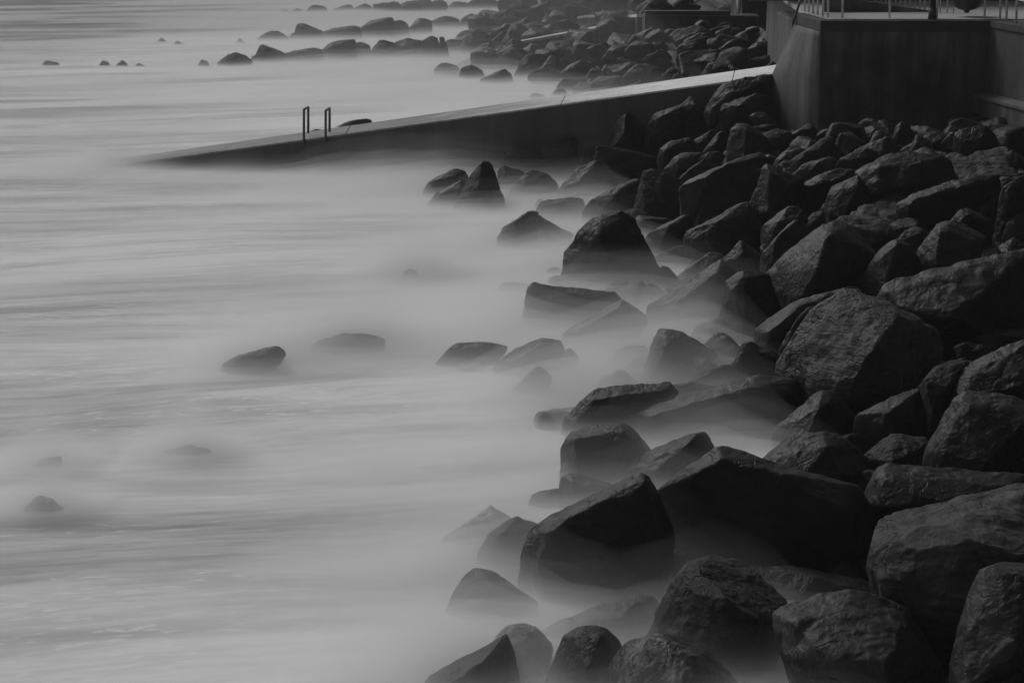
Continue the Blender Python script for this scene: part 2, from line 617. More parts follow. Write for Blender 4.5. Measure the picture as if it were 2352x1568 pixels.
# main body: the seaward end flares out towards the foot at its rear
cop = 0.28
prof_z = [(205, 900), (198, 760), (190, 640), (245, 515), (301, 390), (356, 265), (412, 140)]
rings = []
for (wx, wy) in prof_z:
    e = at_y(*px('W', wx, wy), yr)
    rings.append((e.x, e.z))
rings[0] = (rings[0][0], -0.8)
rings[-1] = (rearC.x - 0.1, ZT - cop)
V_, F_ = [], []
for (ex, ez) in rings:
    V_ += [(xa - 0.02, Y_W, ez), (xb + 0.6, Y_W, ez), (xb + 0.6, yr + 6, ez), (ex + 0.15, yr + 0.6, ez), (ex, yr, ez)]
    V_ += [(xa - 0.02 + (ex - xa) * t_, Y_W + (yr - Y_W) * t_ , ez) for t_ in (0.66, 0.33)]
nr = 7
for a in range(len(rings) - 1):
    for i in range(nr):
        j = (i + 1) % nr
        F_.append((a * nr + i, a * nr + j, (a + 1) * nr + j, (a + 1) * nr + i))
F_ += [tuple(range(nr))[::-1], tuple(range((len(rings) - 1) * nr, len(rings) * nr))]
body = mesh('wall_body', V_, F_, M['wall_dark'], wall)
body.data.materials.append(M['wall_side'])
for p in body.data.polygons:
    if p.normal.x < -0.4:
        p.material_index = 1  # seaward faces take the paler concrete: side light put into the colour
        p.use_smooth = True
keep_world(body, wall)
c = prism('coping', [(xa - 0.03, Y_W - 0.035, ZT - cop), (xb + 0.6, Y_W - 0.035, ZT - cop), (xb + 0.6, yr + 0.3, ZT - cop), (rearC.x - 0.1, yr + 0.3, ZT - cop)],
          [(xa - 0.03, Y_W - 0.035, ZT), (xb + 0.6, Y_W - 0.035, ZT), (xb + 0.6, yr + 0.3, ZT), (rearC.x - 0.1, yr + 0.3, ZT)], M['coping'], wall, 0.02)
keep_world(c, wall)
deck = prism('promenade_deck', [(xa + 0.25, Y_W + 0.3, ZT - 0.1), (40, Y_W + 0.3, ZT - 0.1), (40, 140, ZT - 0.1), (rearC.x + 2.2, 140, ZT - 0.1), (rearC.x + 0.2, yr + 0.1, ZT - 0.1)],
             [(xa + 0.25, Y_W + 0.3, ZT + 0.02), (40, Y_W + 0.3, ZT + 0.02), (40, 140, ZT + 0.02), (rearC.x + 2.2, 140, ZT + 0.02), (rearC.x + 0.2, yr + 0.1, ZT + 0.02)], M['deck'])
tag(deck, kind='structure')

# stepped wall running on towards the viewer
e1 = at_z(*px('V', 2352, 61), ZT)
dirx, diry = (e1.x - xb), (e1.y - Y_W)
ln = math.hypot(dirx, diry)
dirx, diry = dirx / ln, diry / ln
nx_, ny_ = diry, -dirx                                   # towards the sea
if nx_ > 0:
    nx_, ny_ = -nx_, -ny_
L_ = 26.0
sw = empty('stepped_wall', (xb, Y_W, 0))
tag(sw, 'dark concrete wall with a pale step half way down, at the picture edge', 'wall')


def off(t, o, z):
    return (xb + dirx * t + nx_ * o, Y_W + diry * t + ny_ * o, z)


stp = at_y(*px('W', 2352, 880), e1.y)
zs = stp.z
prof = [(1.2, -0.8), (0.42, zs - 0.06), (0.42, zs), (0.10, zs + 0.05), (0.02, ZT - 0.16), (0.06, ZT - 0.16), (0.06, ZT), (-1.0, ZT), (-1.0, -0.8)]
prof[0] = (0.62, -0.8)
nP = len(prof)
V_ = [off(-0.2 - (o * 0.0), o, z) for o, z in prof] + [off(L_, o, z) for o, z in prof]
F_ = [tuple(range(nP)), tuple(range(2 * nP - 1, nP - 1, -1))] + [(i, (i + 1) % nP, nP + (i + 1) % nP, nP + i) for i in range(nP)]
sb = mesh('wall_body', V_, F_, M['wall'], sw)
keep_world(sb, sw)
stv = [off(0.15, 0.46, zs + 0.004), off(L_, 0.46, zs + 0.004), off(L_, 0.08, zs + 0.06), off(0.15, 0.08, zs + 0.06)]
stl = [(x, y, z - 0.07) for x, y, z in stv]
sl = prism('step_top', stl, stv, M['wall_side'], sw)
keep_world(sl, sw)

# sea wall going on beyond the near wall, with its pale toe ledge
bw = empty('sea_wall', (rearC.x, yr + 1.2, 0))
tag(bw, 'weathered pale sea wall with a ledge, continuing beyond the near wall', 'wall')
q0 = at_z(*px('W', 362, 165), 3.9)
q1 = at_z(*px('W', 228, 108), 3.9)
b = prism('wall_body', [(q0.x + 0.5, q0.y, -0.5), (q0.x + 3, q0.y, -0.5), (q1.x + 3.5, q1.y + 14, -0.5), (q1.x + 1.0, q1.y + 14, -0.5), (q1.x + 0.35, q1.y, -0.5)],
          [(q0.x + 0.7, q0.y, 6.2), (q0.x + 3, q0.y, 6.2), (q1.x + 3.5, q1.y + 14, 6.2), (q1.x + 1.2, q1.y + 14, 6.2), (q1.x + 0.6, q1.y, 6.2)], M['wall_side'], bw)
keep_world(b, bw)
b = prism('ledge', [(q0.x, q0.y, 0.5), (q0.x + 0.45, q0.y, 0.5), (q1.x + 0.3, q1.y, 0.5), (q1.x + 0.05, q1.y, 0.5)],
          [(q0.x, q0.y, 3.9), (q0.x + 0.45, q0.y, 3.98), (q1.x + 0.3, q1.y, 3.98), (q1.x, q1.y, 3.9)], M['wall_side'], bw, 0.03)
keep_world(b, bw)

# black pipe down the rear corner
pp = [at_y(*px('W', 452, -60), yr - 0.12), at_y(*px('W', 405, 90), yr - 0.12), at_y(*px('W', 368, 210), yr - 0.10)]
t = tube('drain_pipe', pp, 0.035, M['steel'])
tag(t, 'thin dark pipe slanting down the rear corner of the near wall', 'pipe')

# ramp wall and railing at the back of the deck
yb = at_z(*px('W', 800, 105), ZT + 0.02).y
ba = [at_y(*px('W', x, y), yb) for x, y in ((640, -60), (1020, 16), (1560, 98))]
lowb = at_y(*px('W', 640, 106), yb)
rv = [(ba[0].x, yb, ZT + 0.02), (ba[2].x, yb, ZT + 0.02), (ba[2].x, yb, ba[2].z), (ba[1].x, yb, ba[1].z), (ba[0].x, yb, ba[0].z)]
rw = prism('ramp_wall', rv, [(x, y + 0.35, z) for x, y, z in rv], M['wall_dark'])
tag(rw, 'dark wall of a ramp climbing behind the deck, seen through the railing', 'wall')
pale = box('rear_wall', (ba[0].x - 1.5, yb + 5.2, ZT + 0.021), (40, yb + 5.6, ZT + 4.5), M['wall_side'])
tag(pale, 'pale wall behind the deck at the top of the picture', 'wall')


def railing(name, feet, label, hgt=1.1, group=None, r=0.028, plates=True):
    root = empty(name, feet[0])
    tag(root, label, 'railing', group)
    for f in feet:
        p = tube('post', [f, Vector(f) + Vector((0, 0, hgt))], r, M['paint'], root, 10)
        keep_world(p, root)
        if plates:
            q = box('base_plate', (f[0] - 0.10, f[1] - 0.06, f[2] + 0.001), (f[0] + 0.10, f[1] + 0.06, f[2] + 0.025), M['iron'])
            q.parent = p
            q.location = q.location - root.location
            for sx_ in (-0.075, 0.075):
                q2 = tube('bolt', [(f[0] + sx_, f[1], f[2] + 0.02), (f[0] + sx_, f[1], f[2] + 0.06)], 0.018, M['iron'], None, 6)
                q2.parent = p
                q2.location = q2.location - root.location
    for zz in (hgt, hgt * 0.55):
        rl = tube('rail', [Vector(f) + Vector((0, 0, zz)) for f in feet], r * 0.9, M['paint'], root, 8)
        keep_world(rl, root)
    return root


feet = [at_z(*px('W', x, y), ZT + 0.004) for x, y in ((668, 158), (792, 162), (1197, 162), (1605, 163), (2012, 168))]
railing('railing', feet, 'grey steel railing along the front edge of the near wall', group='railings on the deck')
feet = [at_z(*px('W', x, y), ZT + 0.004) for x, y in ((470, 104), (504, 112), (541, 124), (580, 137), (625, 150))]
railing('railing', feet, 'grey steel railing along the seaward return of the near wall', group='railings on the deck')
feet = [at_z(*px('W', x, y), ZT + 0.024) for x, y in ((2145, 176), (2200, 184), (2284, 205), (2360, 228), (2440, 256))]
railing('railing', feet, 'grey steel railing where the deck turns along the stepped wall', group='railings on the deck')
feet = []
for k in range(12):
    x = 1080 + 42 * k
    yy = np.interp(x, [640, 1020, 1560], [-60, 16, 98])
    f = at_y(*px('W', x, float(yy)), yb + 0.17)
    feet.append(Vector((f.x, yb + 0.17, f.z + 0.002)))
railing('railing', feet, 'slim railing climbing on top of the ramp wall behind the deck', 1.0, 'railings on the deck', 0.018, False)
feet = [at_z(*px('W', x, y), ZT + 0.024) for x, y in ((1632, 104), (1692, 108), (1746, 112))]
railing('railing', feet, 'short railing of three posts on the deck beyond the lamp column', 1.0, 'railings on the deck', 0.018, False)

# lamp column
f = at_z(*px('W', 1566, 163), ZT + 0.024)
lc = empty('lamp_column', f)
tag(lc, 'dark mottled lamp column standing behind the front railing', 'lamp post')
t = tube('shaft', [f, f + Vector((0, 0, 4.6))], 0.085, M['iron'], lc, 12, 0.06)
keep_world(t, lc)
t = tube('foot', [f, f + Vector((0, 0, 0.28))], 0.115, M['iron'], lc, 12, 0.10)
keep_world(t, lc)
t = tube('lamp_head', [f + Vector((0, 0, 4.6)), f + Vector((0, 0, 4.7)), f + Vector((0, 0, 5.0)), f + Vector((0, 0, 5.05))], 0.12, M['iron'], lc, 12, 0.2)
keep_world(t, lc)

# lobed basket hanging from a bracket, only its bottom in view
hb0 = at_y(*px('W', 1865, -30), Y_W + 1.4)
hb = empty('hanging_basket', hb0)
tag(hb, 'dark lobed bottom of something hanging over the deck, cut off by the picture top', 'basket')
bm = bmesh.new()
bmesh.ops.create_uvsphere(bm, u_segments=40, v_segments=20, radius=1)
for v in bm.verts:
    a = math.atan2(v.co.y, v.co.x)
    k = 1 + 0.10 * math.cos(7 * a)
    v.co = Vector((v.co.x * 0.44 * k, v.co.y * 0.44 * k, v.co.z * 0.34))
    if v.co.z < -0.24:
        v.co.z -= 0.03
me = bpy.data.meshes.new('bowl')
bm.to_mesh(me)
bm.free()
for p in me.polygons:
    p.use_smooth = True
link('bowl', me, M['iron'], hb)
kb = tube('knob', [(0, 0, -0.30), (0, 0, -0.40), (0, 0, -0.43)], 0.10, M['iron'], hb, 12, 0.05)
bk = tube('bracket', [(0, 0, 0.3), (0, 0, 1.6), (0.2, 0.4, 1.9), (0.5, 3.4, 1.9)], 0.03, M['iron'], hb, 8)

# ------------------------------------------------------------------ sloping ramp (groyne) with pale top
N1 = at_y(*px('V', 1772, 173), yr + 0.45)
F1 = at_z(*px('V', 1776, 150), N1.z)
N0 = at_z(*px('V', 235, 384), -0.02)
F0 = at_z(*px('V', 235, 370), -0.02)
ramp = empty('concrete_ramp', (N1.x, N1.y, 0))
tag(ramp, 'long concrete ramp with a pale top sloping down from the wall into the sea', 'ramp')


def lerp(a, b, t):
    return Vector(a) + (Vector(b) - Vector(a)) * t


N2, F2 = lerp(N1, N0, 1.35), lerp(F1, F0, 1.35)
N1e, F1e = lerp(N1, N0, -0.03), lerp(F1, F0, -0.03)
dn = Vector((0, 0, 0.05))
lowr = [(N1e.x, N1e.y, -2), (N2.x, N2.y, -2.2), (F2.x, F2.y, -2.2), (F1e.x, F1e.y, -2)]
b = prism('ramp_body', lowr, [N1e - dn, N2 - dn, F2 - dn, F1e - dn], M['ramp_side'], ramp)
keep_world(b, ramp)
cuts = [-0.03, 0.055, 0.3, 0.62, 1.35]
for a, c_ in zip(cuts, cuts[1:]):
    a2, c2 = a + 0.0006, c_ - 0.0006
    ring = [lerp(N1, N0, a2), lerp(N1, N0, c2), lerp(F1, F0, c2), lerp(F1, F0, a2)]
    o2 = Vector((0, -0.008, 0))
    ring[0] += o2
    ring[1] += o2
    b = prism('deck_slab', [p - dn * 0.98 for p in ring], ring, M['ramp_top'], ramp, 0.008)
    keep_world(b, ramp)

# boarding ladder rails on the ramp
lad = empty('boarding_ladder', at_y(*px('V', 727, 320), lerp(N1, N0, 0.68).y))
tag(lad, 'pair of dark looped handrails of a bathing ladder on the ramp edge', 'ladder')
for (xf, ytop, xr, ytr, ybot, yrb) in ((698, 252, 708, 249.5, 336, 306), (748, 254.5, 757, 252, 330, 303)):
    tt = (N1.x - at_y(xf, 318, lerp(N1, N0, 0.7).y).x) / (N1.x - N0.x)
    e = lerp(N1, N0, tt)
    yf = e.y - 0.06
    a = at_y(xf, ytop, yf)
    yk = yf + 0.75
    bpt = at_y(xr, ytr, yk)
    bpt.z = a.z
    pts = [at_y(xf, ybot, yf), Vector((a.x, yf, a.z - 0.08)), Vector((a.x, yf, a.z)), Vector((a.x + (bpt.x - a.x) * 0.1, yf + 0.08, a.z)),
           Vector((bpt.x, yk - 0.08, a.z)), Vector((bpt.x, yk, a.z)), Vector((bpt.x, yk, a.z - 0.08)), at_y(xr, yrb, yk)]
    h = tube('handrail', pts, 0.036, M['steel'], lad, 8)
    keep_world(h, lad)
for z_ in (0.15, -0.1, -0.35):
    e0 = at_y(698, 336, lerp(N1, N0, 0.7).y - 0.06)
    e1_ = at_y(748, 330, lerp(N1, N0, 0.67).y - 0.06)
    h = tube('rung', [(e0.x, e0.y, z_), (e1_.x, e1_.y, z_)], 0.02, M['steel'], lad, 8)
    keep_world(h, lad)

# ------------------------------------------------------------------ far walls and ledges
fw = empty('far_wall', at_y(*px('R', 1200, 240), 108))
tag(fw, 'low dark wall with a heavy beam on top beyond the rocky bank', 'wall')
w0, w1 = at_y(*px('R', 730, 172), 108), at_y(*px('R', 1930, 172), 108)
b = box('wall_body', (w0.x, 108, -0.5), (w1.x, 110, w0.z), M['wall_dark'], fw)
keep_world(b, fw)
b0, b1 = at_y(*px('R', 735, 116), 108.3), at_y(*px('R', 1622, 158), 108.3)
b = box('beam', (b0.x, 108.2, w0.z + 0.004), (b1.x, 108.9, b0.z), M['iron'], fw, 0.02)
keep_world(b, fw)
b = box('ledge_edge', (w0.x, 107.93, w0.z - 0.06), (b1.x + 0.6, 108.0 - 0.002, w0.z + 0.03), M['wall'], fw)
keep_world(b, fw)
k0 = at_y(*px('R', 1735, 180), 111)
dk = box('dark_building_wall', (k0.x, 110.5, -0.5), (k0.x + 7, 116, k0.z + 6), M['wall_dark'])
tag(dk, 'tall dark wall rising out of the picture behind the far ledge', 'wall')
pb, pt = at_y(*px('R', 1706, 146), 107.9), at_y(*px('R', 1722, -60), 107.9)
pst = tube('pale_post', [(pb.x, 107.8, pb.z), (pt.x, 107.8, pt.z)], 0.055, M['ramp_top'], None, 10, 0.16)
tag(pst, 'slim pale post in front of the tall dark far wall', 'post')


def ledge(name, pix, label, z_a, z_b, group, width=0.35, thick=0.5):
    pts = []
    n = len(pix)
    for i, (tl, x, y) in enumerate(pix):
        z = z_a + (z_b - z_a) * i / (n - 1)
        pts.append(at_z(*px(tl, x, y), z))
    root = empty(name, pts[0])
    tag(root, label, 'ledge', group)
    for a, c_ in zip(pts, pts[1:]):
        d = (c_ - a).normalized()
        nrm = Vector((-d.y, d.x, 0)).normalized()
        if nrm.y < 0:
            nrm = -nrm
        ring = [a, c_, c_ + nrm * width, a + nrm * width]
        dz = Vector((0, 0, 0.12))
        s_ = prism('top_slab', [p - dz for p in ring], ring, M['ramp_top'], root)
        keep_world(s_, root)
        o2 = nrm * 0.03
        rl = [Vector((p.x, p.y, -1.0)) for p in ring]
        ru = [p - dz * 1.02 for p in ring]
        rl = [rl[0] + o2, rl[1] + o2, rl[2] - o2, rl[3] - o2]
        ru = [ru[0] + o2, ru[1] + o2, ru[2] - o2, ru[3] - o2]
        s_ = prism('ledge_body', rl, ru, M['ramp_side'], root)
        keep_world(s_, root)
    return root


ledge('ledge', [('Q', 392, 786), ('Q', 832, 592), ('Q', 1060, 500), ('R', 0, 330), ('R', 650, 212), ('R', 725, 207)],
      'pale thin concrete ledge slanting down to the water, nearer of two', 0.15, 1.85, 'pale ledges beyond the ramp')
ledge('ledge', [('Q', 1285, 330), ('Q', 1530, 238), ('Q', 1890, 180), ('R', 660, 156), ('R', 728, 152)],
      'pale thin concrete ledge slanting down to the water, farther of two', 0.25, 2.0, 'pale ledges beyond the ramp')

# ------------------------------------------------------------------ rocks
N_ROCK = 0
GROW = 1.07                               # makes up for what rounding and chipping take off
ROCK_GROUP = 'armour rocks of the sea defence'


def hull(bm, pts):
    vs = [bm.verts.new(p) for p in pts]
    r = bmesh.ops.convex_hull(bm, input=vs, use_existing_faces=False)
    junk = [g for g in r['geom_interior'] if isinstance(g, bmesh.types.BMVert)]
    junk += [g for g in r['geom_unused'] if isinstance(g, bmesh.types.BMVert)]
    bmesh.ops.delete(bm, geom=list(set(junk)), context='VERTS')


def finish_rock(bm, size, mat, voxel, seed, rough=1.0, name='rock', smooth=3, strata_dir=None):
    """Weld the hulls, round the edges and weather the surface; mesh around its own origin."""
    co = np.array([v.co[:] for v in bm.verts])
    c = Vector(((co[:, 0].min() + co[:, 0].max()) / 2, (co[:, 1].min() + co[:, 1].max()) / 2, co[:, 2].min()))
    for v in bm.verts:
        v.co -= c
    me = bpy.data.meshes.new('tmp')
    bm.to_mesh(me)
    bm.free()
    o = bpy.data.objects.new('tmp', me)
    COL.objects.link(o)
    md = o.modifiers.new('r', 'REMESH')
    md.mode = 'VOXEL'
    md.voxel_size = voxel
    md = o.modifiers.new('s', 'SMOOTH')
    md.factor = 0.5
    md.iterations = max(1, smooth - 1)
    dg = bpy.context.evaluated_depsgraph_get()
    ev = o.evaluated_get(dg)
    m2 = bpy.data.meshes.new_from_object(ev)
    bpy.data.objects.remove(o)
    bpy.data.meshes.remove(me)
    n = len(m2.vertices)
    P = np.empty(n * 3)
    m2.vertices.foreach_get('co', P)
    P = P.reshape(-1, 3)
    Nn = np.empty(n * 3)
    m2.vertex_normals.foreach_get('vector', Nn)
    Nn = Nn.reshape(-1, 3)
    r = np.random.default_rng(seed)
    f = 1.0 / max(size, 0.2)
    off = r.uniform(-50, 50, 3)
    n_ = fbm(P * f * 2.4 + off * 3, 2, seed % 67) * 2.6
    fl = np.floor(n_)
    fr_ = np.clip((n_ - fl - 0.42) / 0.16, 0, 1)
    d_led = (fl + fr_ * fr_ * (3 - 2 * fr_) - n_) / 2.6 * 0.017 * size * min(rough, 1.3)      # broken ledges
    ax = r.normal(size=3) if strata_dir is None else np.array(strata_dir, float)
    ax /= np.linalg.norm(ax)
    d = fbm(P * f * 2.2 + off, 3, seed % 97) * 0.013 * size
    d += d_led
    s = P @ ax
    q = P * f * 2.0 + off
    st = vnoise(np.stack([s * f * 13 + 0.6 * vnoise(q, 3), s * 0 + off[0], q[:, 0] * 0.35], 1), seed % 89)
    d += st * (0.003 if rough < 1.15 else 0.008) * size * rough
    d += np.abs(vnoise(P * f * 4.3 + off * 2, seed % 83)) * 0.016 * size * rough
    d += fbm(P * f * 9 + off, 3, seed % 71) * 0.010 * size * min(rough, 1.2)
    P = P + Nn * d[:, None]
    # chips and flat breaks: planes that take a little off the edges
    for k in range(26):
        u = r.normal(size=3)
        u /= np.linalg.norm(u)
        s2 = P @ u
        hi = s2.max()
        ext = hi - s2.min()
        c_ = hi - ext * r.uniform(0.004, 0.026)
        over = np.clip(s2 - c_ + 0.006 * size * vnoise(P * f * 6 + k * 3.7, k), 0, None)
        P = P - u[None, :] * (over * 0.92)[:, None]
    m2.vertices.foreach_set('co', P.ravel())
    m2.polygons.foreach_set('use_smooth', np.ones(len(m2.polygons), dtype=bool))
    m2.update()
    m2.name = name
    ob = link(name, m2, mat)
    ob.location = c
    return ob


def R(tile, outlines, by, mat, label, inner=None, th=0.6, front=0.32, rough=1.0, drop=0.3, group=None,
      cat='rock', bx=None, smooth=2, sdir=None, ylift=0.0, seedx=0, name='rock', sink=0.0):
    """A rock standing where its foot meets the bank or the water; points are (x, y[, metres towards the viewer])."""
    global N_ROCK
    N_ROCK += 1
    seed = 100 + N_ROCK + seedx * 1000
    r = random.Random(seed)
    if not isinstance(outlines[0], list):
        outlines = [outlines]
    allp = [p for o in outlines for p in o]
    x0, x1 = min(p[0] for p in allp), max(p[0] for p in allp)
    y0 = min(p[1] for p in allp)
    u, v = px(tile, (x0 + x1) / 2 if bx is None else bx, by)
    g = ground_hit(u, v)
    Y0 = g.y + ylift
    mpp = Y0 / FPX                                     # metres per frame pixel at that distance
    sx = TILES[tile][2]
    # stones in front of the ramp and of the near wall stay in front of them
    back_max = 99.0
    if tile in 'ABCDE' and Y0 < 85:
        gx = (u - 1176) / FPX * Y0
        face = N1.y + (N0.y - N1.y) * (N1.x - gx) / (N1.x - N0.x) if gx < xa - 0.6 else Y_W
        w_half = (x1 - x0) / sx * K * Y0 / FPX * 0.5
        Y0 = min(Y0, face - 0.35 * min(1.0, w_half))
        back_max = face - Y0 - 0.05
    bm = bmesh.new()
    wmax = (x1 - x0) / sx * K * mpp
    hmax = (by - y0) / sx * K * mpp
    size = max(wmax, hmax)
    for k, ol in enumerate(outlines):
        pts = []
        cx = sum(p[0] for p in ol) / len(ol)
        cy = sum(p[1] for p in ol) / len(ol)
        ow = (max(p[0] for p in ol) - min(p[0] for p in ol)) / sx * K * mpp
        oh = (max(p[1] for p in ol) - min(p[1] for p in ol)) / sx * K * mpp
        t = max(0.12, min(ow, oh * 1.5)) * th
        low = max(p[1] for p in ol)
        hp = low - min(p[1] for p in ol)
        for p in ol:
            a, b = px(tile, cx + (p[0] - cx) * GROW, cy + (p[1] - cy) * GROW)
            dd = p[2] if len(p) > 2 else r.uniform(-0.06, 0.06) * t
            pts.append(at_y(a, b, Y0 - dd))
        # back: a smaller ring away from the viewer
        for p in ol[::2] if len(ol) > 6 else ol:
            q = (cx + (p[0] - cx) * 0.74, cy + (p[1] - cy) * 0.74 + hp * 0.08)
            a, b = px(tile, *q)
            pts.append(at_y(a, b, Y0 + min(back_max, t * r.uniform(0.75, 1.1))))
        # front facets
        if inner and k == 0:
            for p in inner:
                a, b = px(tile, p[0], p[1])
                pts.append(at_y(a, b, Y0 - p[2]))
        elif front > 0:
            fr = front * min(ow, oh * 1.4)
            ang = r.uniform(0, 6.28)
            nf = r.choice((3, 4, 5))
            for i in range(nf):
                a_ = ang + i * 6.283 / nf
                q = (cx + math.cos(a_) * (x1 - x0) * 0.5 * r.uniform(0.4, 0.62) * ow / wmax,
                     cy + hp * 0.07 + math.sin(a_) * hp * 0.5 * r.uniform(0.4, 0.62))
                a, b = px(tile, *q)
                pts.append(at_y(a, b, Y0 - fr * r.uniform(0.7, 1.15)))
        # foot sunk in the ground
        if drop > 0:
            foot = [p for p in ol if p[1] > low - 0.35 * hp]
            fx0, fx1 = min(p[0] for p in foot), max(p[0] for p in foot)
            a0, b0 = px(tile, fx0 * 0.93 + fx1 * 0.07, by)
            a1, b1 = px(tile, fx0 * 0.07 + fx1 * 0.93, by)
            for a, b in ((a0, b0), (a1, b1)):
                for dy in (-0.2 * t, 0.6 * t):
                    w = at_y(a, b, Y0 + dy)
                    w.z -= drop
                    pts.append(w)
        hull(bm, pts)
    vox = min(max(size / 72, 1.1 * mpp * 2.3), size / 18)
    ob = finish_rock(bm, size, M[mat], vox, seed, rough, name, smooth, sdir)
    ob.location.z -= sink
    tag(ob, label, cat, group or ROCK_GROUP)
    return ob


BANDED = (0.3, 0.2, 1.0)
# --- far groyne at the top of the view
FAR = 'rocks of the farthest groyne'
R('P', [(350, 130), (400, 118), (470, 125), (480, 145), (360, 145)], 145, 'rock_dark', 'low outermost stone of the farthest rock row, barely above the water', group=FAR)
R('P', [(490, 130), (550, 100), (640, 130), (630, 146), (500, 146)], 146, 'rock_dark', 'small peaked stone second from the sea end of the farthest row', group=FAR)
R('P', [(650, 135), (720, 70), (760, 58), (870, 70), (910, 110), (900, 146), (660, 146)], 146, 'rock_dark', 'hazy flat-topped boulder standing highest at the sea end of the farthest row', group=FAR)
R('P', [(970, 120), (1060, 85), (1110, 90), (1130, 60), (1190, 55), (1215, 90), (1230, 140), (980, 140)], 142, 'rock_dark', 'hazy boulder with a square knob in the farthest row', group=FAR)
R('P', [(1230, 92), (1310, 75), (1350, 45), (1430, 80), (1440, 138), (1235, 138)], 142, 'rock_dark', 'very faint pointed boulder in the farthest row, left of the darker ones', group=FAR)
R('P', [(1440, 130), (1450, 52), (1600, 50), (1680, 25), (1750, 30), (1770, 70), (1760, 140)], 142, 'rock_dark', 'wide faint boulder in the farthest row fading behind its dark neighbour', group=FAR)
R('P', [(1640, 110), (1750, 75), (1830, 20), (1960, 10), (2100, 5), (2130, 40), (2120, 130), (1660, 130)], 138, 'rock_dark', 'broad dark hump of the farthest row with a level top', group=FAR)
R('P', [(2120, 40), (2180, 0), (2240, 0), (2310, 30), (2325, 80), (2300, 130), (2130, 130)], 138, 'rock_dark', 'round dark boulder of the farthest row left of a narrow gap', group=FAR)
R('Q', [(272, 75), (345, 15), (360, 45), (500, 35), (510, 110), (280, 110)], 120, 'rock_dark', 'boulder with a sharp little horn on its sea side in the farthest row', group=FAR)
R('Q', [(500, 38), (580, 0), (800, -10), (850, 30), (840, 110), (510, 110)], 120, 'rock_dark', 'long dark hump of the farthest row touching the top of the picture', group=FAR)
R('Q', [(855, 30), (900, -10), (1300, -20), (1330, 30), (1250, 100), (870, 105)], 112, 'rock_dark', 'landward end block of the farthest row at the top of the picture', group=FAR)
# --- second row
ROW = 'rocks of the farther of the two matching rows'
R('P', [(60, 490), (150, 410), (250, 365), (320, 365), (390, 400), (455, 440), (480, 492)], 494, 'rock_dark', 'low rounded boulder at the sea end of the farther matching row', group=ROW)
R('P', [(462, 440), (490, 395), (535, 385), (545, 480), (465, 485)], 490, 'rock_dark', 'small stone leaning on the peaked boulder of the farther row', group=ROW)
R('P', [(532, 395), (560, 285), (600, 272), (650, 290), (740, 320), (860, 370), (870, 475), (535, 480)], 484, 'rock_dark', 'tall peaked boulder with a sloping back in the farther row', group=ROW)
R('P', [(865, 372), (960, 340), (1100, 320), (1200, 312), (1290, 325), (1310, 450), (875, 475)], 478, 'rock_dark', 'long low hump beside the peaked boulder of the farther row', group=ROW)
R('P', [(1300, 330), (1400, 250), (1440, 243), (1600, 215), (1675, 215), (1690, 250), (1700, 440), (1310, 450)], 458, 'rock_dark', 'biggest flat-topped boulder in the farther row', group=ROW)
R('P', [(1685, 252), (1770, 238), (1850, 275), (1872, 330), (1860, 430), (1690, 435)], 446, 'rock_dark', 'rounded block just left of the notch in the farther row', group=ROW)
R('P', [(1878, 330), (1960, 260), (1970, 215), (2050, 220), (2140, 255), (2130, 410), (1880, 420)], 432, 'rock_dark', 'square-topped boulder just right of the notch in the farther row', group=ROW)
R('Q', [(80, 250), (180, 205), (260, 195), (400, 225), (420, 340), (80, 350)], 356, 'rock_dark', 'broad domed boulder in the middle of the farther row', group=ROW)
R('Q', [(420, 230), (460, 210), (485, 215), (500, 180), (550, 160), (590, 190), (620, 235), (640, 320), (430, 330)], 338, 'rock_dark', 'thumb-shaped boulder standing left of a little upright stone, farther row', group=ROW)
R('Q', [[(622, 182), (650, 170), (685, 180), (688, 220), (672, 250), (640, 250), (622, 228)], [(610, 320), (625, 250), (690, 240), (720, 320)]], 326, 'rock_dark', 'little upright stone like a head in the farther row', group=ROW, drop=0.1)
R('Q', [(690, 225), (780, 205), (890, 240), (860, 310), (700, 315)], 322, 'rock_dark', 'low sloping boulder right of the upright stone, farther row', group=ROW)
R('Q', [(890, 240), (930, 195), (1000, 185), (1130, 215), (1160, 260), (1100, 320), (880, 310)], 326, 'rock_dark', 'hazy rounded boulder at the landward end of the farther row', group=ROW)
R('Q', [(1000, 185), (1030, 110), (1100, 120), (1215, 145), (1225, 230), (1020, 240)], 300, 'rock_dark', 'slanting block stacked behind the landward end of the farther row', group=ROW)
R('Q', [(1225, 140), (1240, 80), (1330, 65), (1420, 30), (1470, 45), (1480, 120), (1440, 215), (1230, 230)], 270, 'rock_dark', 'tall stepped boulder by the upper pale ledge', group=ROW)
R('Q', [(1445, 205), (1445, 95), (1530, 90), (1640, 115), (1690, 190)], 262, 'rock_dark', 'square dark block on the upper pale ledge', group=ROW)
R('Q', [(1620, 120), (1640, 60), (1700, 50), (1760, 75), (1795, 110), (1790, 185), (1640, 195)], 250, 'rock_dark', 'rounded dark boulder right of the square block on the upper ledge', group=ROW)
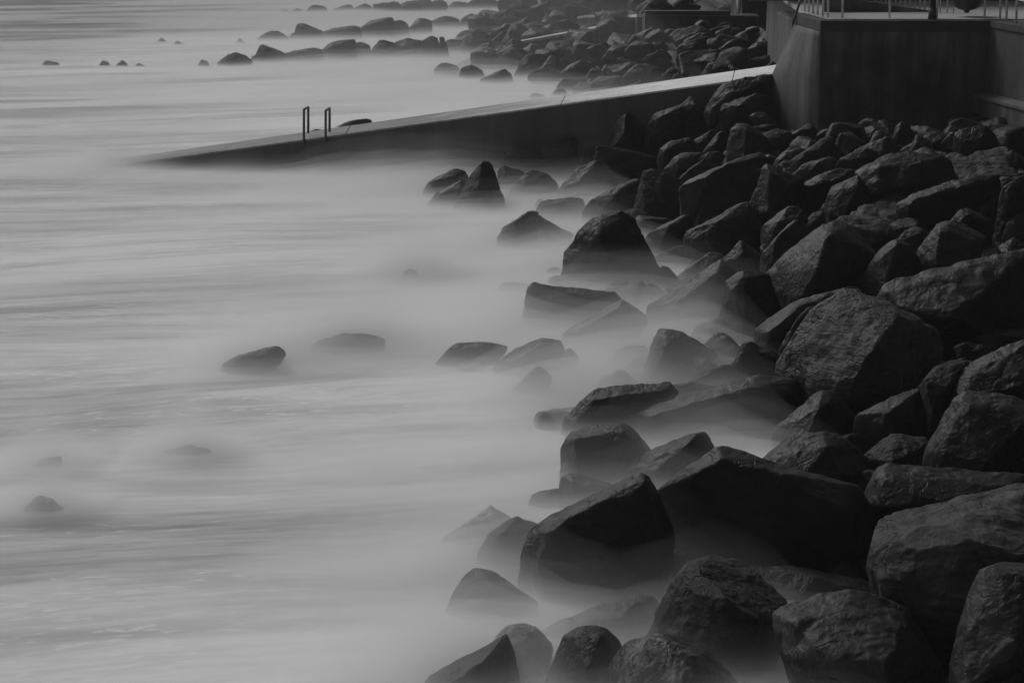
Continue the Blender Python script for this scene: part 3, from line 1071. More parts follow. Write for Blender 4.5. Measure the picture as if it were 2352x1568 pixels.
# --- third row: the nearer of the two matching ones
ROW = 'rocks of the nearer of the two matching rows'
R('L', [(1460, 425), (1530, 370), (1590, 355), (1640, 370), (1690, 405), (1690, 438), (1540, 442)], 444, 'rock_dark', 'low rounded boulder at the sea end of the nearer matching row', group=ROW)
R('P', [(10, 690), (40, 655), (80, 648), (90, 730), (10, 735)], 742, 'rock_dark', 'small stone leaning on the peaked boulder of the nearer row', group=ROW)
R('P', [(78, 655), (105, 545), (150, 528), (190, 550), (290, 580), (410, 625), (425, 730), (80, 735)], 742, 'rock_dark', 'tall peaked boulder with a sloping back in the nearer row', group=ROW)
R('P', [(415, 627), (500, 597), (650, 580), (760, 570), (840, 585), (860, 710), (430, 730)], 738, 'rock_dark', 'long low hump beside the peaked boulder of the nearer row', group=ROW)
R('P', [(850, 590), (940, 515), (980, 500), (1150, 475), (1220, 475), (1240, 510), (1250, 700), (860, 715)], 722, 'rock_dark', 'biggest flat-topped boulder in the nearer row', group=ROW)
R('P', [(1235, 512), (1310, 495), (1400, 535), (1420, 590), (1410, 680), (1240, 690)], 700, 'rock_dark', 'rounded block just left of the notch in the nearer row', group=ROW)
R('P', [(1428, 595), (1510, 515), (1520, 475), (1590, 475), (1690, 510), (1680, 680), (1430, 690)], 700, 'rock_dark', 'square-topped boulder just right of the notch in the nearer row', group=ROW)
R('P', [(1690, 510), (1780, 470), (1860, 455), (2020, 485), (2030, 680), (1690, 690)], 704, 'rock_dark', 'broad domed boulder in the middle of the nearer row', group=ROW)
R('P', [(2030, 480), (2060, 465), (2090, 470), (2110, 435), (2155, 417), (2200, 450), (2215, 500), (2220, 680), (2030, 690)], 704, 'rock_dark', 'thumb-shaped boulder standing left of a little upright stone, nearer row', group=ROW)
R('P', [[(2225, 442), (2255, 430), (2290, 440), (2293, 490), (2270, 518), (2240, 515)], [(2200, 690), (2220, 520), (2310, 510), (2350, 690)]], 700, 'rock_dark', 'little upright stone like a head in the nearer row', group=ROW, drop=0.1)
R('Q', [(240, 480), (330, 460), (440, 490), (420, 600), (250, 620)], 650, 'rock_dark', 'low sloping boulder right of the upright stone, nearer row', group=ROW)
R('Q', [(440, 500), (480, 450), (540, 440), (640, 460), (750, 480), (720, 600), (540, 650), (420, 620)], 660, 'rock_dark', 'hazy rounded boulder at the landward end of the nearer row', group=ROW)
R('Q', [(550, 430), (575, 370), (650, 378), (755, 402), (770, 500), (740, 540), (560, 520)], 620, 'rock_dark', 'slanting block stacked behind the landward end of the nearer row', group=ROW)
R('Q', [(770, 400), (780, 345), (880, 325), (985, 285), (1030, 310), (1010, 480), (760, 500)], 570, 'rock_dark', 'tall stepped boulder by the lower pale ledge', group=ROW)
R('Q', [(995, 475), (995, 355), (1080, 350), (1170, 365), (1250, 440), (1100, 475)], 560, 'rock_dark', 'square dark block on the lower pale ledge', group=ROW)
R('Q', [(1170, 370), (1190, 320), (1240, 305), (1300, 325), (1340, 370), (1340, 430), (1180, 445)], 540, 'rock_dark', 'rounded dark boulder right of the square block on the lower ledge', group=ROW)
R('Q', [(540, 620), (630, 610), (715, 620), (850, 640), (880, 800), (650, 840), (545, 820)], 850, 'rock_dark', 'dark upright block hiding part of the pale ramp foot', group=ROW)
R('Q', [(715, 625), (740, 575), (780, 565), (850, 605), (860, 680), (720, 690)], 800, 'rock_dark', 'round-topped stone on the dark block by the ramp foot', group=ROW)
R('Q', [(850, 625), (1000, 540), (1060, 520), (1110, 560), (1200, 620), (1120, 660), (1000, 720), (860, 700)], 790, 'rock_dark', 'triangular rock leaning along the lower pale ledge', group=ROW)
R('Q', [(900, 680), (950, 590), (1040, 560), (1115, 620), (1140, 720), (950, 740)], 800, 'rock_dark', 'rounded dark stone in front of the triangular rock', group=ROW)
R('Q', [(98, 890), (115, 810), (190, 740), (270, 745), (400, 785), (410, 890), (130, 905)], 908, 'rock_dark', 'rounded pale boulder standing alone in the wash below the ramp foot', group=ROW)
R('Q', [(410, 880), (430, 800), (540, 760), (680, 830), (690, 935), (540, 940)], 942, 'rock_dark', 'sloping boulder half lost in spray below the dark block', group=ROW)
R('Q', [(650, 935), (820, 860), (940, 820), (1000, 870), (1030, 960), (940, 985), (700, 950)], 990, 'rock_dark', 'low wedge with its point to the sea half lost in spray', group=ROW)
R('Q', [(1050, 900), (1120, 740), (1200, 650), (1400, 640), (1500, 760), (1450, 860), (1150, 890)], 905, 'rock_dark', 'broad dark boulder at the water edge below the lower ledge', group=ROW)
R('Q', [(1290, 890), (1360, 800), (1470, 660), (1560, 670), (1600, 800), (1500, 880)], 905, 'rock_dark', 'upright hazy boulder right of the broad one at the water edge', group=ROW)
R('Q', [(1590, 880), (1680, 780), (1850, 700), (1990, 790), (1940, 870), (1700, 900)], 915, 'rock_dark', 'grey hazy boulder at the water edge, farthest to the land', group=ROW)

# --- bank beyond the ramp
FB = 'rocks of the bank beyond the pale ramp'
R('R', [(1150, 330), (1180, 280), (1260, 262), (1330, 300), (1300, 350)], 400, 'rock', 'arched stone below the dark ledge of the far wall', group=FB)
R('R', [(1060, 620), (1080, 480), (1270, 440), (1310, 480), (1300, 600)], 640, 'rock', 'large rounded rock in the middle of the bank beyond the ramp', group=FB)
R('R', [(640, 590), (780, 470), (820, 440), (920, 450), (970, 480), (940, 600), (760, 640)], 640, 'rock', 'rock with a long pale slanting edge beyond the ramp', group=FB)
R('R', [(440, 620), (490, 600), (620, 650), (640, 680), (600, 760), (470, 760)], 780, 'rock', 'slanting pale-edged slab above the peaked grey rock beyond the ramp', group=FB)
R('R', [(1360, 610), (1380, 530), (1500, 515), (1560, 560), (1540, 620), (1370, 640)], 650, 'rock_dark', 'small black block beyond the ramp, in mid bank', group=FB)
R('R', [(1500, 520), (1600, 440), (1700, 400), (1760, 450), (1650, 520), (1540, 560)], 600, 'rock_dark', 'dark rock leaning inland above the small black block', group=FB)
R('R', [(1560, 610), (1650, 520), (1750, 500), (1870, 560), (1700, 610)], 640, 'rock', 'low flat rock with a pale near edge beyond the ramp', group=FB)
R('R', [(1270, 715), (1450, 620), (1510, 600), (1550, 660), (1420, 730)], 745, 'rock', 'pointed rock with a pale flank just beyond the ramp', group=FB)
R('R', [(1740, 650), (1900, 600), (2050, 580), (2090, 600), (1900, 690), (1760, 700)], 715, 'rock', 'long flat slab just beyond the landward end of the ramp', group=FB)
R('R', [(1800, 520), (1900, 440), (2010, 430), (2100, 500), (2080, 570), (1880, 575)], 610, 'rock', 'rounded rock beside the sloping end of the near wall, lower one', group=FB)
R('R', [(1960, 400), (2060, 360), (2160, 370), (2180, 430), (2050, 480)], 520, 'rock', 'rounded rock beside the sloping end of the near wall, upper one', group=FB)
R('R', [(60, 950), (120, 860), (150, 830), (190, 816), (220, 860), (245, 940)], 955, 'rock', 'slim grey cone rising from foam just beyond the ramp', group=FB)
R('R', [(490, 820), (600, 700), (640, 675), (700, 685), (800, 770), (820, 850), (650, 870)], 872, 'rock', 'peaked grey rock in foam beyond the ramp', group=FB)
R('R', [(900, 800), (980, 720), (1030, 700), (1090, 740), (1080, 810)], 835, 'rock', 'small leaning grey rock between two darker ones beyond the ramp', group=FB)
R('R', [(1100, 800), (1130, 710), (1180, 665), (1330, 745), (1250, 790)], 815, 'rock_dark', 'dark pyramid-shaped rock just beyond the ramp', group=FB)
R('R', [(1000, 830), (1040, 780), (1100, 760), (1120, 800), (1090, 830)], 842, 'rock_dark', 'small black stone at the foot of the dark pyramid-shaped rock', group=FB)
R('R', [(840, 845), (880, 815), (960, 820), (1000, 830), (960, 850)], 858, 'rock_dark', 'low black stone against the far edge of the ramp, landward one', group=FB)
R('R', [(610, 885), (690, 832), (735, 862), (730, 890)], 898, 'rock_dark', 'round black stone against the far edge of the ramp, middle one', group=FB)
R('R', [(420, 910), (450, 880), (490, 875), (520, 890), (600, 888), (590, 915)], 925, 'rock_dark', 'low black stone against the far edge of the ramp, seaward one', group=FB)
R('R', [(235, 940), (265, 908), (310, 918), (320, 938)], 945, 'rock', 'small grey stone behind the ramp beside the slim cone', group=FB)
R('Q', [(1478, 1132), (1520, 1070), (1560, 1040), (1590, 1036), (1640, 1050), (1672, 1100)], 1140, 'rock_dark', 'lone black dome peeping over the far edge of the ramp', group=FB)
R('Q', [(1195, 1172), (1250, 1110), (1310, 1095), (1400, 1125), (1425, 1155)], 1165, 'rock_veiled', 'pale ghostly mound beside the black dome behind the ramp', group=FB)
R('T', [(785, 750), (830, 730), (870, 712), (970, 700), (1015, 712), (1000, 735), (800, 756)], 752, 'rock', 'long low rock behind the ramp, landward of the handrails', group=FB)
R('T', [(640, 775), (690, 758), (735, 768), (720, 780)], 780, 'rock', 'flat little rock behind the ramp between the handrails', group=FB)
R('T', [(1755, 610), (1775, 596), (1800, 600), (1795, 610)], 612, 'rock_dark', 'tiny dark stone behind the middle of the ramp', group=FB)

# --- stones awash far out on the open water
AW = 'stones awash in the open water'
R('L', [(660, 440), (690, 405), (730, 420), (740, 446)], 448, 'rock_veiled', 'small dark stone awash, paired with a darker one to its right', group=AW)
R('L', [(780, 440), (820, 402), (850, 425), (862, 450)], 452, 'rock_veiled', 'darkest of the small stones awash far out', group=AW)
R('L', [(905, 446), (930, 422), (990, 450)], 454, 'rock_veiled', 'flat stone awash right of the darkest small one', group=AW)
R('L', [(285, 430), (310, 405), (390, 420), (402, 440)], 442, 'rock_veiled', 'faintest stone awash, farthest out to sea', group=AW)
R('L', [(1325, 444), (1355, 400), (1390, 412), (1412, 448)], 450, 'rock_veiled', 'stone awash just off the sea end of the nearer row', group=AW)
R('L', [(1055, 278), (1085, 255), (1118, 278)], 282, 'rock_veiled', 'faint stone awash at the seaward end of the farther row', group=AW)
R('L', [(1165, 298), (1190, 275), (1240, 300)], 302, 'rock_veiled', 'flat dark stone awash off the farther row', group=AW)
R('L', [(1580, 294), (1610, 255), (1655, 294)], 298, 'rock_veiled', 'stone awash just off the sea end of the farther row', group=AW)
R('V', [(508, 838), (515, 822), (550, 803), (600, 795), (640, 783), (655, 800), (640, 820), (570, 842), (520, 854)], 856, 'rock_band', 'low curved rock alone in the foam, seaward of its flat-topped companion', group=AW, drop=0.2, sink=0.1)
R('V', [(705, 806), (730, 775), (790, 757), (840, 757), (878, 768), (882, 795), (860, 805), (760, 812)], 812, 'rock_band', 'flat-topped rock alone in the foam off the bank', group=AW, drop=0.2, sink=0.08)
R('V', [(915, 633), (925, 608), (945, 600), (960, 608), (975, 634)], 638, 'rock_veiled', 'ghostly mound alone in the foam seaward of the big striped boulder', group=AW, sink=0.16)
R('V', [(35, 1170), (70, 1120), (85, 1108), (115, 1117), (168, 1168)], 1174, 'rock_veiled', 'ghostly triangular rock at the seaward edge of the picture', group=AW, sink=0.17)
R('V', [(50, 1064), (100, 1032), (140, 1028), (138, 1046), (70, 1068)], 1070, 'rock_veiled', 'ghostly slanting rock above the triangular one at the edge', group=AW, sink=0.13)
R('V', [(365, 1040), (380, 1012), (430, 996), (478, 1008), (490, 1036)], 1046, 'rock_veiled', 'drowned rock showing as a round dark stain in the foam', group=AW, drop=0.1, sink=0.17)

# --- tip of the bank in front of the ramp
NB = ROCK_GROUP
R('A', [(250, 235), (270, 195), (310, 195), (335, 240)], 250, 'rock_veiled', 'tiny ghostly stone behind the low slabs at the bank tip')
R('A', [(90, 430), (125, 345), (200, 300), (330, 240), (400, 245), (440, 295), (450, 420), (200, 440)], 445, 'rock', 'hazy sloping boulder behind the dark cone, seaward side')
R('A', [(685, 420), (685, 250), (710, 210), (740, 212), (900, 255), (860, 340), (800, 420)], 425, 'rock', 'hazy block immediately behind and landward of the dark cone')
R('A', [(740, 200), (738, 110), (770, 65), (800, 57), (930, 68), (980, 85), (1130, 100), (1080, 160), (900, 220)], 230, 'rock_dark', 'dark blunt boulder at the bank tip, closest to the ramp wall')
R('A', [(1050, 160), (1260, 60), (1310, 70), (1320, 130), (1200, 220), (1100, 230)], 240, 'rock', 'low ridged rock behind the hazy wedge near the ramp wall')
R('A', [(1050, 70), (1140, 10), (1280, -25), (1330, 10), (1250, 70), (1130, 100)], 120, 'rock', 'flat pale-edged rock against the ramp wall, most seaward')
R('A', [(800, 250), (830, 210), (890, 150), (930, 155), (1120, 215), (1140, 270), (910, 280)], 290, 'rock', 'hazy tent-shaped rock in front of the blunt boulder')
R('A', [(1360, 150), (1370, 110), (1420, 60), (1470, 70), (1480, 130), (1400, 170)], 200, 'rock', 'small slab behind the rock with the overhanging pale lip')
R('A', [(1140, 290), (1180, 130), (1300, 115), (1330, 130), (1320, 240), (1250, 330), (1150, 330)], 340, 'rock', 'grey upright boulder behind the long sloping one')
R('A', [(770, 430), (920, 255), (950, 243), (1030, 255), (1070, 270), (1150, 350), (1170, 440), (1000, 475), (780, 470)], 478, 'rock_dark', 'broad peaked boulder with misty foot, landward of the dark cone')
R('A', [(120, 520), (200, 420), (390, 325), (430, 350), (445, 430), (350, 510)], 525, 'rock_dark', 'low dark slanting slab touching the cone on its seaward side')
R('A', [(335, 550), (420, 385), (490, 310), (500, 250), (530, 195), (575, 175), (610, 180), (635, 215), (660, 300), (690, 390), (725, 500), (738, 552)], 558, 'rock_dark', 'dark cone-shaped rock standing tall in white water', inner=[(560, 230, 0.2), (520, 400, 0.45), (600, 520, 0.6)])
R('A', [(1165, 480), (1170, 400), (1290, 290), (1320, 240), (1470, 165), (1500, 220), (1610, 300), (1640, 330), (1560, 420), (1400, 480)], 490, 'rock', 'long sloping boulder with a misty foot below the grey upright one', inner=[(1330, 330, 0.5), (1500, 300, 0.4), (1300, 470, 0.5)])
R('A', [[(1470, 180), (1474, 60), (1700, 105), (1800, 150), (1780, 300), (1640, 340), (1540, 300)], [(1475, 58), (1490, 42), (1720, 100), (1800, 110), (1950, 140), (1980, 160), (1960, 182), (1800, 185), (1600, 110)]], 350, 'rock', 'wedge rock with an overhanging pale lip along its top', front=0.2)
R('A', [(1360, 665), (1390, 540), (1450, 470), (1590, 420), (1760, 320), (1830, 320), (1815, 420), (1790, 540), (1600, 640), (1480, 665)], 672, 'rock', 'grey boulder leaning inland against the dark pointed one')
R('A', [(1000, 640), (995, 560), (1040, 490), (1260, 465), (1370, 470), (1380, 560), (1200, 630)], 640, 'rock_band', 'ghostly flat-topped block behind the humped ghost rock')
R('A', [[(690, 840), (690, 740), (730, 660), (800, 645), (900, 570), (940, 530), (990, 545), (1010, 660), (950, 850)], [(990, 560), (1270, 715), (1200, 750), (1000, 720)]], 862, 'rock_band', 'ghostly double-humped rock almost dissolved in foam', sink=0.12)
R('A', [(980, 810), (1030, 760), (1130, 743), (1190, 780), (1205, 840), (1120, 868), (1000, 860)], 872, 'rock_veiled', 'ghostly low rock just in front of the double-humped one')
R('A', [(1680, 595), (1740, 555), (1800, 550), (1880, 590), (1905, 650), (1890, 740), (1780, 760)], 770, 'rock_pale', 'pale round boulder peeping from behind the big striped boulder')
R('A', [(1230, 1180), (1212, 1060), (1215, 960), (1240, 890), (1320, 780), (1380, 690), (1470, 628), (1560, 596), (1640, 584), (1680, 590), (1760, 650), (1810, 740), (1870, 870), (1920, 960), (1990, 1090), (1920, 1180)], 1195, 'rock_dark', 'big rounded boulder with a striped landward face, at the edge of the foam', inner=[(1460, 650, 0.15), (1475, 760, 0.5), (1590, 1000, 0.8), (1760, 1010, 0.55), (1240, 1080, 0.1), (1640, 620, 0.05)], th=0.7, sdir=(0.6, 0, 0.5), rough=1.3)
R('A', [(1910, 930), (1915, 740), (1960, 705), (2100, 650), (2200, 590), (2230, 640), (2260, 760), (2200, 900), (2000, 940)], 950, 'rock', 'grey flat-faced block right of the big striped boulder')
R('A', [(1905, 970), (2100, 850), (2250, 855), (2310, 930), (2200, 990), (2000, 1030)], 1040, 'rock_pale', 'low pale striated slab lying in front of the grey flat-faced block', front=0.1, sdir=BANDED)
R('A', [(2100, 1110), (2200, 1020), (2310, 945), (2305, 1070), (2180, 1150)], 1165, 'rock_dark', 'black triangular gap stone at the landward end of the pale slab')
R('A', [(1950, 1060), (2000, 1010), (2050, 1020), (2100, 1090), (2170, 1165), (2060, 1225), (1985, 1200)], 1232, 'rock_dark', 'small dark triangular rock behind the wave-washed dark mass')
R('A', [[(885, 1495), (885, 1400), (905, 1280), (930, 1190), (960, 1155), (1000, 1153), (1060, 1170), (1100, 1440)], [(1000, 1160), (1250, 1182), (1450, 1210), (1600, 1220), (1655, 1290), (1500, 1380), (1300, 1460), (1000, 1470)]], 1500, 'rock', 'long grey block with a blunt seaward end, below the striped boulder', front=0.22)
R('A', [(1655, 1285), (1720, 1205), (1900, 1150), (1960, 1170), (2010, 1230), (1900, 1310), (1760, 1330)], 1345, 'rock', 'small banded rock above the long sloping rock with foam pockets', sdir=BANDED)
R('E', [(1190, 340), (1200, 270), (1250, 220), (1380, 160), (1520, 85), (1670, 5), (1850, 140), (1855, 190), (1720, 230), (1600, 320), (1400, 345)], 362, 'rock', 'long sloping rock with foam pockets below the grey block', inner=[(1520, 140, 0.5), (1300, 250, 0.45), (1650, 70, 0.4)])

# --- foam-covered rocks in the middle
R('E', [(205, 500), (310, 380), (370, 350), (450, 365), (640, 345), (760, 370), (720, 440), (480, 480), (330, 530)], 534, 'rock', 'most seaward long low rock in the middle of the foam edge')
R('E', [(655, 570), (680, 500), (830, 390), (920, 365), (1020, 308), (1060, 325), (1190, 325), (1210, 400), (1000, 520), (800, 600)], 608, 'rock_band', 'sloping ghost rock with an angular crest in the foam', inner=[(1030, 360, 0.4), (850, 470, 0.5), (1100, 430, 0.4)])
R('E', [(1085, 530), (1240, 390), (1270, 385), (1330, 450), (1265, 540), (1180, 565)], 572, 'rock', 'small dark diamond-shaped rock in the foam')
R('E', [(785, 730), (1000, 530), (1060, 560), (1110, 610), (1085, 700), (1000, 742)], 748, 'rock_band', 'ghostly shark-fin rock in front of the angular crest')
R('E', [(345, 565), (440, 510), (540, 500), (555, 555), (450, 590)], 594, 'rock_veiled', 'very faint low rock in front of the long low one')
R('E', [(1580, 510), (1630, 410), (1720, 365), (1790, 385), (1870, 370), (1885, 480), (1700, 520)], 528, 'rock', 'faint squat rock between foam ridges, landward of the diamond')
R('E', [(1480, 715), (1500, 640), (1640, 560), (1700, 570), (1840, 690), (1700, 720)], 726, 'rock_veiled', 'ghostly rounded mound behind the long misty boulder')
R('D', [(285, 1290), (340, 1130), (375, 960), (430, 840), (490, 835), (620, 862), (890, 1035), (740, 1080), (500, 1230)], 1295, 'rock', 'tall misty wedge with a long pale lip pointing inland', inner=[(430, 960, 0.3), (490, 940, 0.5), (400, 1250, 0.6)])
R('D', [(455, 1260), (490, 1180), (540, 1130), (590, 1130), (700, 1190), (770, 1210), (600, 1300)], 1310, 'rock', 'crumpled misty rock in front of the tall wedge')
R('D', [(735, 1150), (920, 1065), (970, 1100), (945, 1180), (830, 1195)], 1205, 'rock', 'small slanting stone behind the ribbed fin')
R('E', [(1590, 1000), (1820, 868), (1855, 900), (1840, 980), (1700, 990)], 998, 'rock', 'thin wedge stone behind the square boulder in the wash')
R('E', [(1065, 905), (1110, 870), (1300, 860), (1320, 910), (1150, 930)], 935, 'rock_veiled', 'faint drowned stone seaward of the long misty boulder')
R('E', [(1220, 1040), (1240, 970), (1300, 890), (1390, 790), (1470, 740), (1570, 710), (1700, 705), (1850, 685), (2000, 665), (2060, 670), (2100, 760), (1950, 850), (1700, 950), (1400, 1060)], 1075, 'rock', 'long misty boulder like a whale back above the square one', inner=[(1450, 800, 0.35), (1700, 760, 0.45), (2000, 720, 0.3), (1330, 960, 0.3)])

# --- wall foot and upper bank
R('B', [(800, 370), (830, 300), (900, 210), (960, 150), (1100, 110), (1250, 90), (1350, 85), (1368, 260), (1200, 270), (1060, 350), (930, 340)], 430, 'rock', 'big leaning rock in the corner between ramp and near wall', inner=[(1180, 190, 0.3), (1000, 260, 0.5), (860, 340, 0.3)], sdir=(0.6, 0, 0.7))
R('B', [(930, 450), (930, 330), (960, 315), (1060, 340), (1200, 240), (1330, 270), (1370, 420), (1200, 470), (1080, 450)], 500, 'rock_dark', 'black jagged rock below the big leaning one at the wall')
R('B', [(350, 480), (400, 390), (500, 350), (640, 310), (690, 380), (710, 460), (560, 490)], 510, 'rock', 'low rock with a pale crest against the ramp wall')
R('B', [(590, 330), (690, 250), (740, 280), (800, 340), (800, 390), (760, 440), (690, 400)], 470, 'rock', 'peaked rock with a smooth pale flank against the ramp wall')
R('B', [(560, 490), (650, 420), (720, 390), (760, 400), (895, 462), (880, 530), (700, 600), (620, 580)], 620, 'rock_dark', 'dark lozenge-shaped rock left of the small arched one')
R('B', [(290, 680), (320, 540), (360, 480), (400, 470), (560, 470), (620, 560), (665, 595), (500, 660), (430, 750), (300, 720)], 760, 'rock_dark', 'dark rock with a lit narrow seaward edge, mid upper bank')
R('B', [(10, 680), (90, 480), (130, 400), (170, 388), (210, 410), (250, 480), (320, 525), (310, 660), (260, 720), (100, 730)], 745, 'rock', 'steep peaked rock beside the ramp wall', inner=[(160, 430, 0.2), (150, 560, 0.5), (60, 660, 0.4), (240, 620, 0.4)])
R('B', [(425, 750), (450, 670), (520, 615), (640, 588), (700, 600), (740, 690), (600, 760), (500, 810), (440, 800)], 820, 'rock_dark', 'rounded dark rock with a thin bright rim, upper bank')
R('B', [(700, 610), (850, 520), (890, 520), (880, 600), (790, 700), (700, 700)], 720, 'rock_dark', 'narrow dark stone between the lozenge and the arched stone')
R('B', [(785, 700), (880, 580), (920, 535), (990, 545), (1015, 570), (990, 730), (960, 750), (880, 730)], 765, 'rock_dark', 'dark arched stone with a bright seaward edge beside the tall upright one')
R('B', [(885, 515), (900, 470), (960, 430), (1060, 420), (1085, 445), (1000, 540)], 570, 'rock_dark', 'flat dark stone behind the top of the tall upright rock')
R('B', [(970, 750), (1000, 620), (1030, 540), (1008, 520), (1060, 470), (1110, 460), (1150, 480), (1200, 520), (1300, 590), (1360, 650), (1345, 750), (1200, 760), (1000, 790)], 805, 'rock', 'tall upright rock with a rough grey seaward face below the wall corner', inner=[(1130, 520, 0.3), (1110, 760, 0.6), (1000, 700, 0.2)])
R('B', [(1150, 410), (1200, 380), (1270, 378), (1370, 470), (1300, 490), (1180, 450)], 520, 'rock', 'small pale-topped stone at the wall foot, highest of three')
R('B', [(1185, 500), (1300, 470), (1395, 480), (1375, 515), (1280, 535), (1215, 530)], 570, 'rock', 'thin flat stone at the wall foot, middle of three')
R('B', [(1290, 575), (1360, 530), (1455, 520), (1445, 555), (1360, 615)], 640, 'rock_pale', 'pale tilted flake at the wall foot, lowest of three')
R('B', [(750, 760), (830, 695), (900, 690), (980, 740), (1000, 790), (900, 810), (860, 810)], 825, 'rock', 'small rounded stone below the arched dark one')
R('B', [(480, 830), (560, 740), (620, 710), (780, 700), (770, 770), (700, 830), (570, 910), (500, 890)], 915, 'rock', 'grey rock with a ragged near edge above the dark pointed one')
R('B', [(565, 935), (700, 810), (790, 757), (880, 795), (905, 815), (610, 960)], 975, 'rock_pale', 'pale narrow slab sloping down towards the sea', front=0.15)
R('B', [(240, 1160), (300, 960), (320, 855), (390, 843), (430, 850), (500, 880), (560, 940), (640, 960), (720, 1020), (740, 1200), (500, 1240), (260, 1220)], 1245, 'rock_dark', 'large dark pointed rock with a bright thin seaward edge', inner=[(330, 900, 0.1), (300, 1150, 0.35), (480, 1000, 0.5), (600, 1180, 0.6)])
R('B', [[(685, 1280), (720, 1130), (810, 1000), (850, 900), (900, 880), (1060, 860), (1260, 808), (1275, 870), (1200, 1070), (1150, 1120), (1000, 1200), (740, 1310)], [(610, 958), (850, 850), (1050, 775), (1220, 705), (1270, 710), (1285, 770), (1270, 850), (1100, 900), (860, 960), (740, 1060)]], 1325, 'rock', 'big rock with a smooth flat grey face under a dark slanting cap', inner=[(860, 930, 0.35), (1250, 840, 0.4), (1180, 1080, 0.5), (740, 1270, 0.45)], rough=0.5)
R('B', [(1160, 1130), (1270, 870), (1285, 800), (1330, 818), (1480, 900), (1585, 912), (1545, 1000), (1540, 1120), (1500, 1180), (1390, 1220), (1260, 1320)], 1330, 'rock_dark', 'dark rock with a bright crumbly top edge right of the flat grey face', inner=[(1320, 860, 0.3), (1480, 960, 0.35), (1300, 1200, 0.6)])
R('B', [(645, 1390), (670, 1330), (740, 1293), (1000, 1170), (1130, 1103), (1162, 1115), (1175, 1200), (1262, 1320), (1255, 1430), (1080, 1470), (900, 1520), (780, 1510), (680, 1470)], 1525, 'rock_dark', 'broad dark rock with a straight bright upper edge below the flat grey face', inner=[(900, 1250, 0.4), (890, 1400, 0.55), (1140, 1200, 0.3), (720, 1400, 0.3)])
R('B', [(1340, 830), (1370, 750), (1480, 660), (1530, 665), (1545, 730), (1490, 800), (1480, 850), (1360, 850)], 868, 'rock', 'small rounded rock with a lit seaward side near the wall corner')
R('B', [(1488, 850), (1490, 760), (1530, 735), (1600, 720), (1720, 610), (1790, 573), (1835, 600), (1825, 690), (1700, 780), (1520, 870)], 885, 'rock_pale', 'pale striated slab leaning on the wall corner', sdir=(0.7, 0, -0.7))
R('B', [(1505, 880), (1600, 790), (1800, 733), (1850, 750), (1875, 830), (1850, 880), (1600, 920)], 935, 'rock', 'low rock with a bright top edge below the leaning pale slab')
R('C', [(1290, 220), (1330, 90), (1380, 55), (1430, 80), (1475, 170), (1450, 250), (1300, 260)], 280, 'rock', 'dim peaked rock against the dark wall face')
R('C', [(1425, 320), (1460, 230), (1490, 160), (1530, 158), (1600, 220), (1645, 300), (1550, 340)], 355, 'rock', 'grey flaky rock against the dark wall face, right of the peaked one')
R('C', [(1000, 300), (1150, 205), (1240, 220), (1410, 268), (1300, 330), (1170, 320)], 350, 'rock_dark', 'black slanted rock with a thin bright top line near the wall')
R('C', [(835, 430), (890, 350), (1000, 290), (1100, 275), (1170, 288), (1195, 340), (1010, 440), (900, 445)], 460, 'rock_dark', 'dark rock with a bright seaward corner in front of the wall')
R('C', [(1785, 320), (1800, 150), (1840, 120), (2060, 85), (2125, 180), (2145, 250), (2000, 300), (1850, 350)], 370, 'rock_dark', 'dim squarish rock against the corner of the two walls')
R('C', [(2210, 310), (2270, 280), (2352, 350), (2420, 400), (2420, 500), (2290, 500)], 520, 'rock_dark', 'dark rock at the foot of the stepped wall by the picture edge')
R('C', [(1730, 425, -0.4), (1790, 370, -0.8), (1950, 310, -1.3), (2180, 258, -1.6), (2230, 290, -1.2), (2265, 400, -0.4), (2315, 452, 0.0), (2280, 490, 0.3), (2100, 490, 0.4), (1950, 520, 0.4), (1810, 540, 0.3)], 560, 'rock_pale', 'grey striated slab tilted up to the stepped wall', front=0, sdir=(0.2, 0.9, 0.5), rough=1.5)
R('C', [(1005, 460), (1200, 350), (1420, 298), (1700, 340), (1765, 425), (1810, 530), (1560, 580), (1400, 620), (1240, 660), (1060, 670)], 690, 'rock_dark', 'largest black rock of the upper bank, with a long smooth back', inner=[(1200, 420, 0.5), (1500, 400, 0.5), (1150, 620, 0.8), (1450, 560, 0.8)])
R('C', [(575, 560), (720, 480), (830, 440), (1000, 438), (1045, 480), (1020, 510), (800, 610), (680, 660), (620, 770), (540, 740)], 780, 'rock_dark', 'wide dark rock below the low bright-edged one, mid bank')
R('C', [(615, 770), (680, 640), (770, 608), (765, 770), (720, 790)], 800, 'rock_dark', 'small dark stone tucked beside the tall black block')
R('C', [(1085, 665, -1.0), (1240, 640, -1.1), (1540, 478, -1.8), (1575, 500, -1.6), (1565, 570, -0.8), (1380, 710, 0.1), (1360, 785, 0.3), (1130, 750, 0.2)], 800, 'rock_band', 'flat striated slab above the rippled one', front=0, sdir=(0.3, 0.9, 0.3), rough=1.5)
R('C', [(765, 740), (780, 620), (820, 580), (1020, 488), (1055, 560), (1085, 670), (1125, 750), (950, 820), (860, 865), (810, 850)], 885, 'rock_dark', 'tall black block with a bright seaward edge, mid bank', inner=[(815, 640, 0.2), (800, 800, 0.35), (1030, 560, 0.4), (900, 830, 0.6)])
R('C', [(860, 852, 0.2), (1080, 748, -1.0), (1130, 738, -1.1), (1350, 778, -1.0), (1650, 800, -0.9), (1665, 850, -0.2), (1240, 935, 0.5), (1080, 918, 0.45)], 965, 'rock_band', 'flat rippled slab catching the light in mid bank', front=0, sdir=(0.35, 0.9, 0.25), rough=2.2)
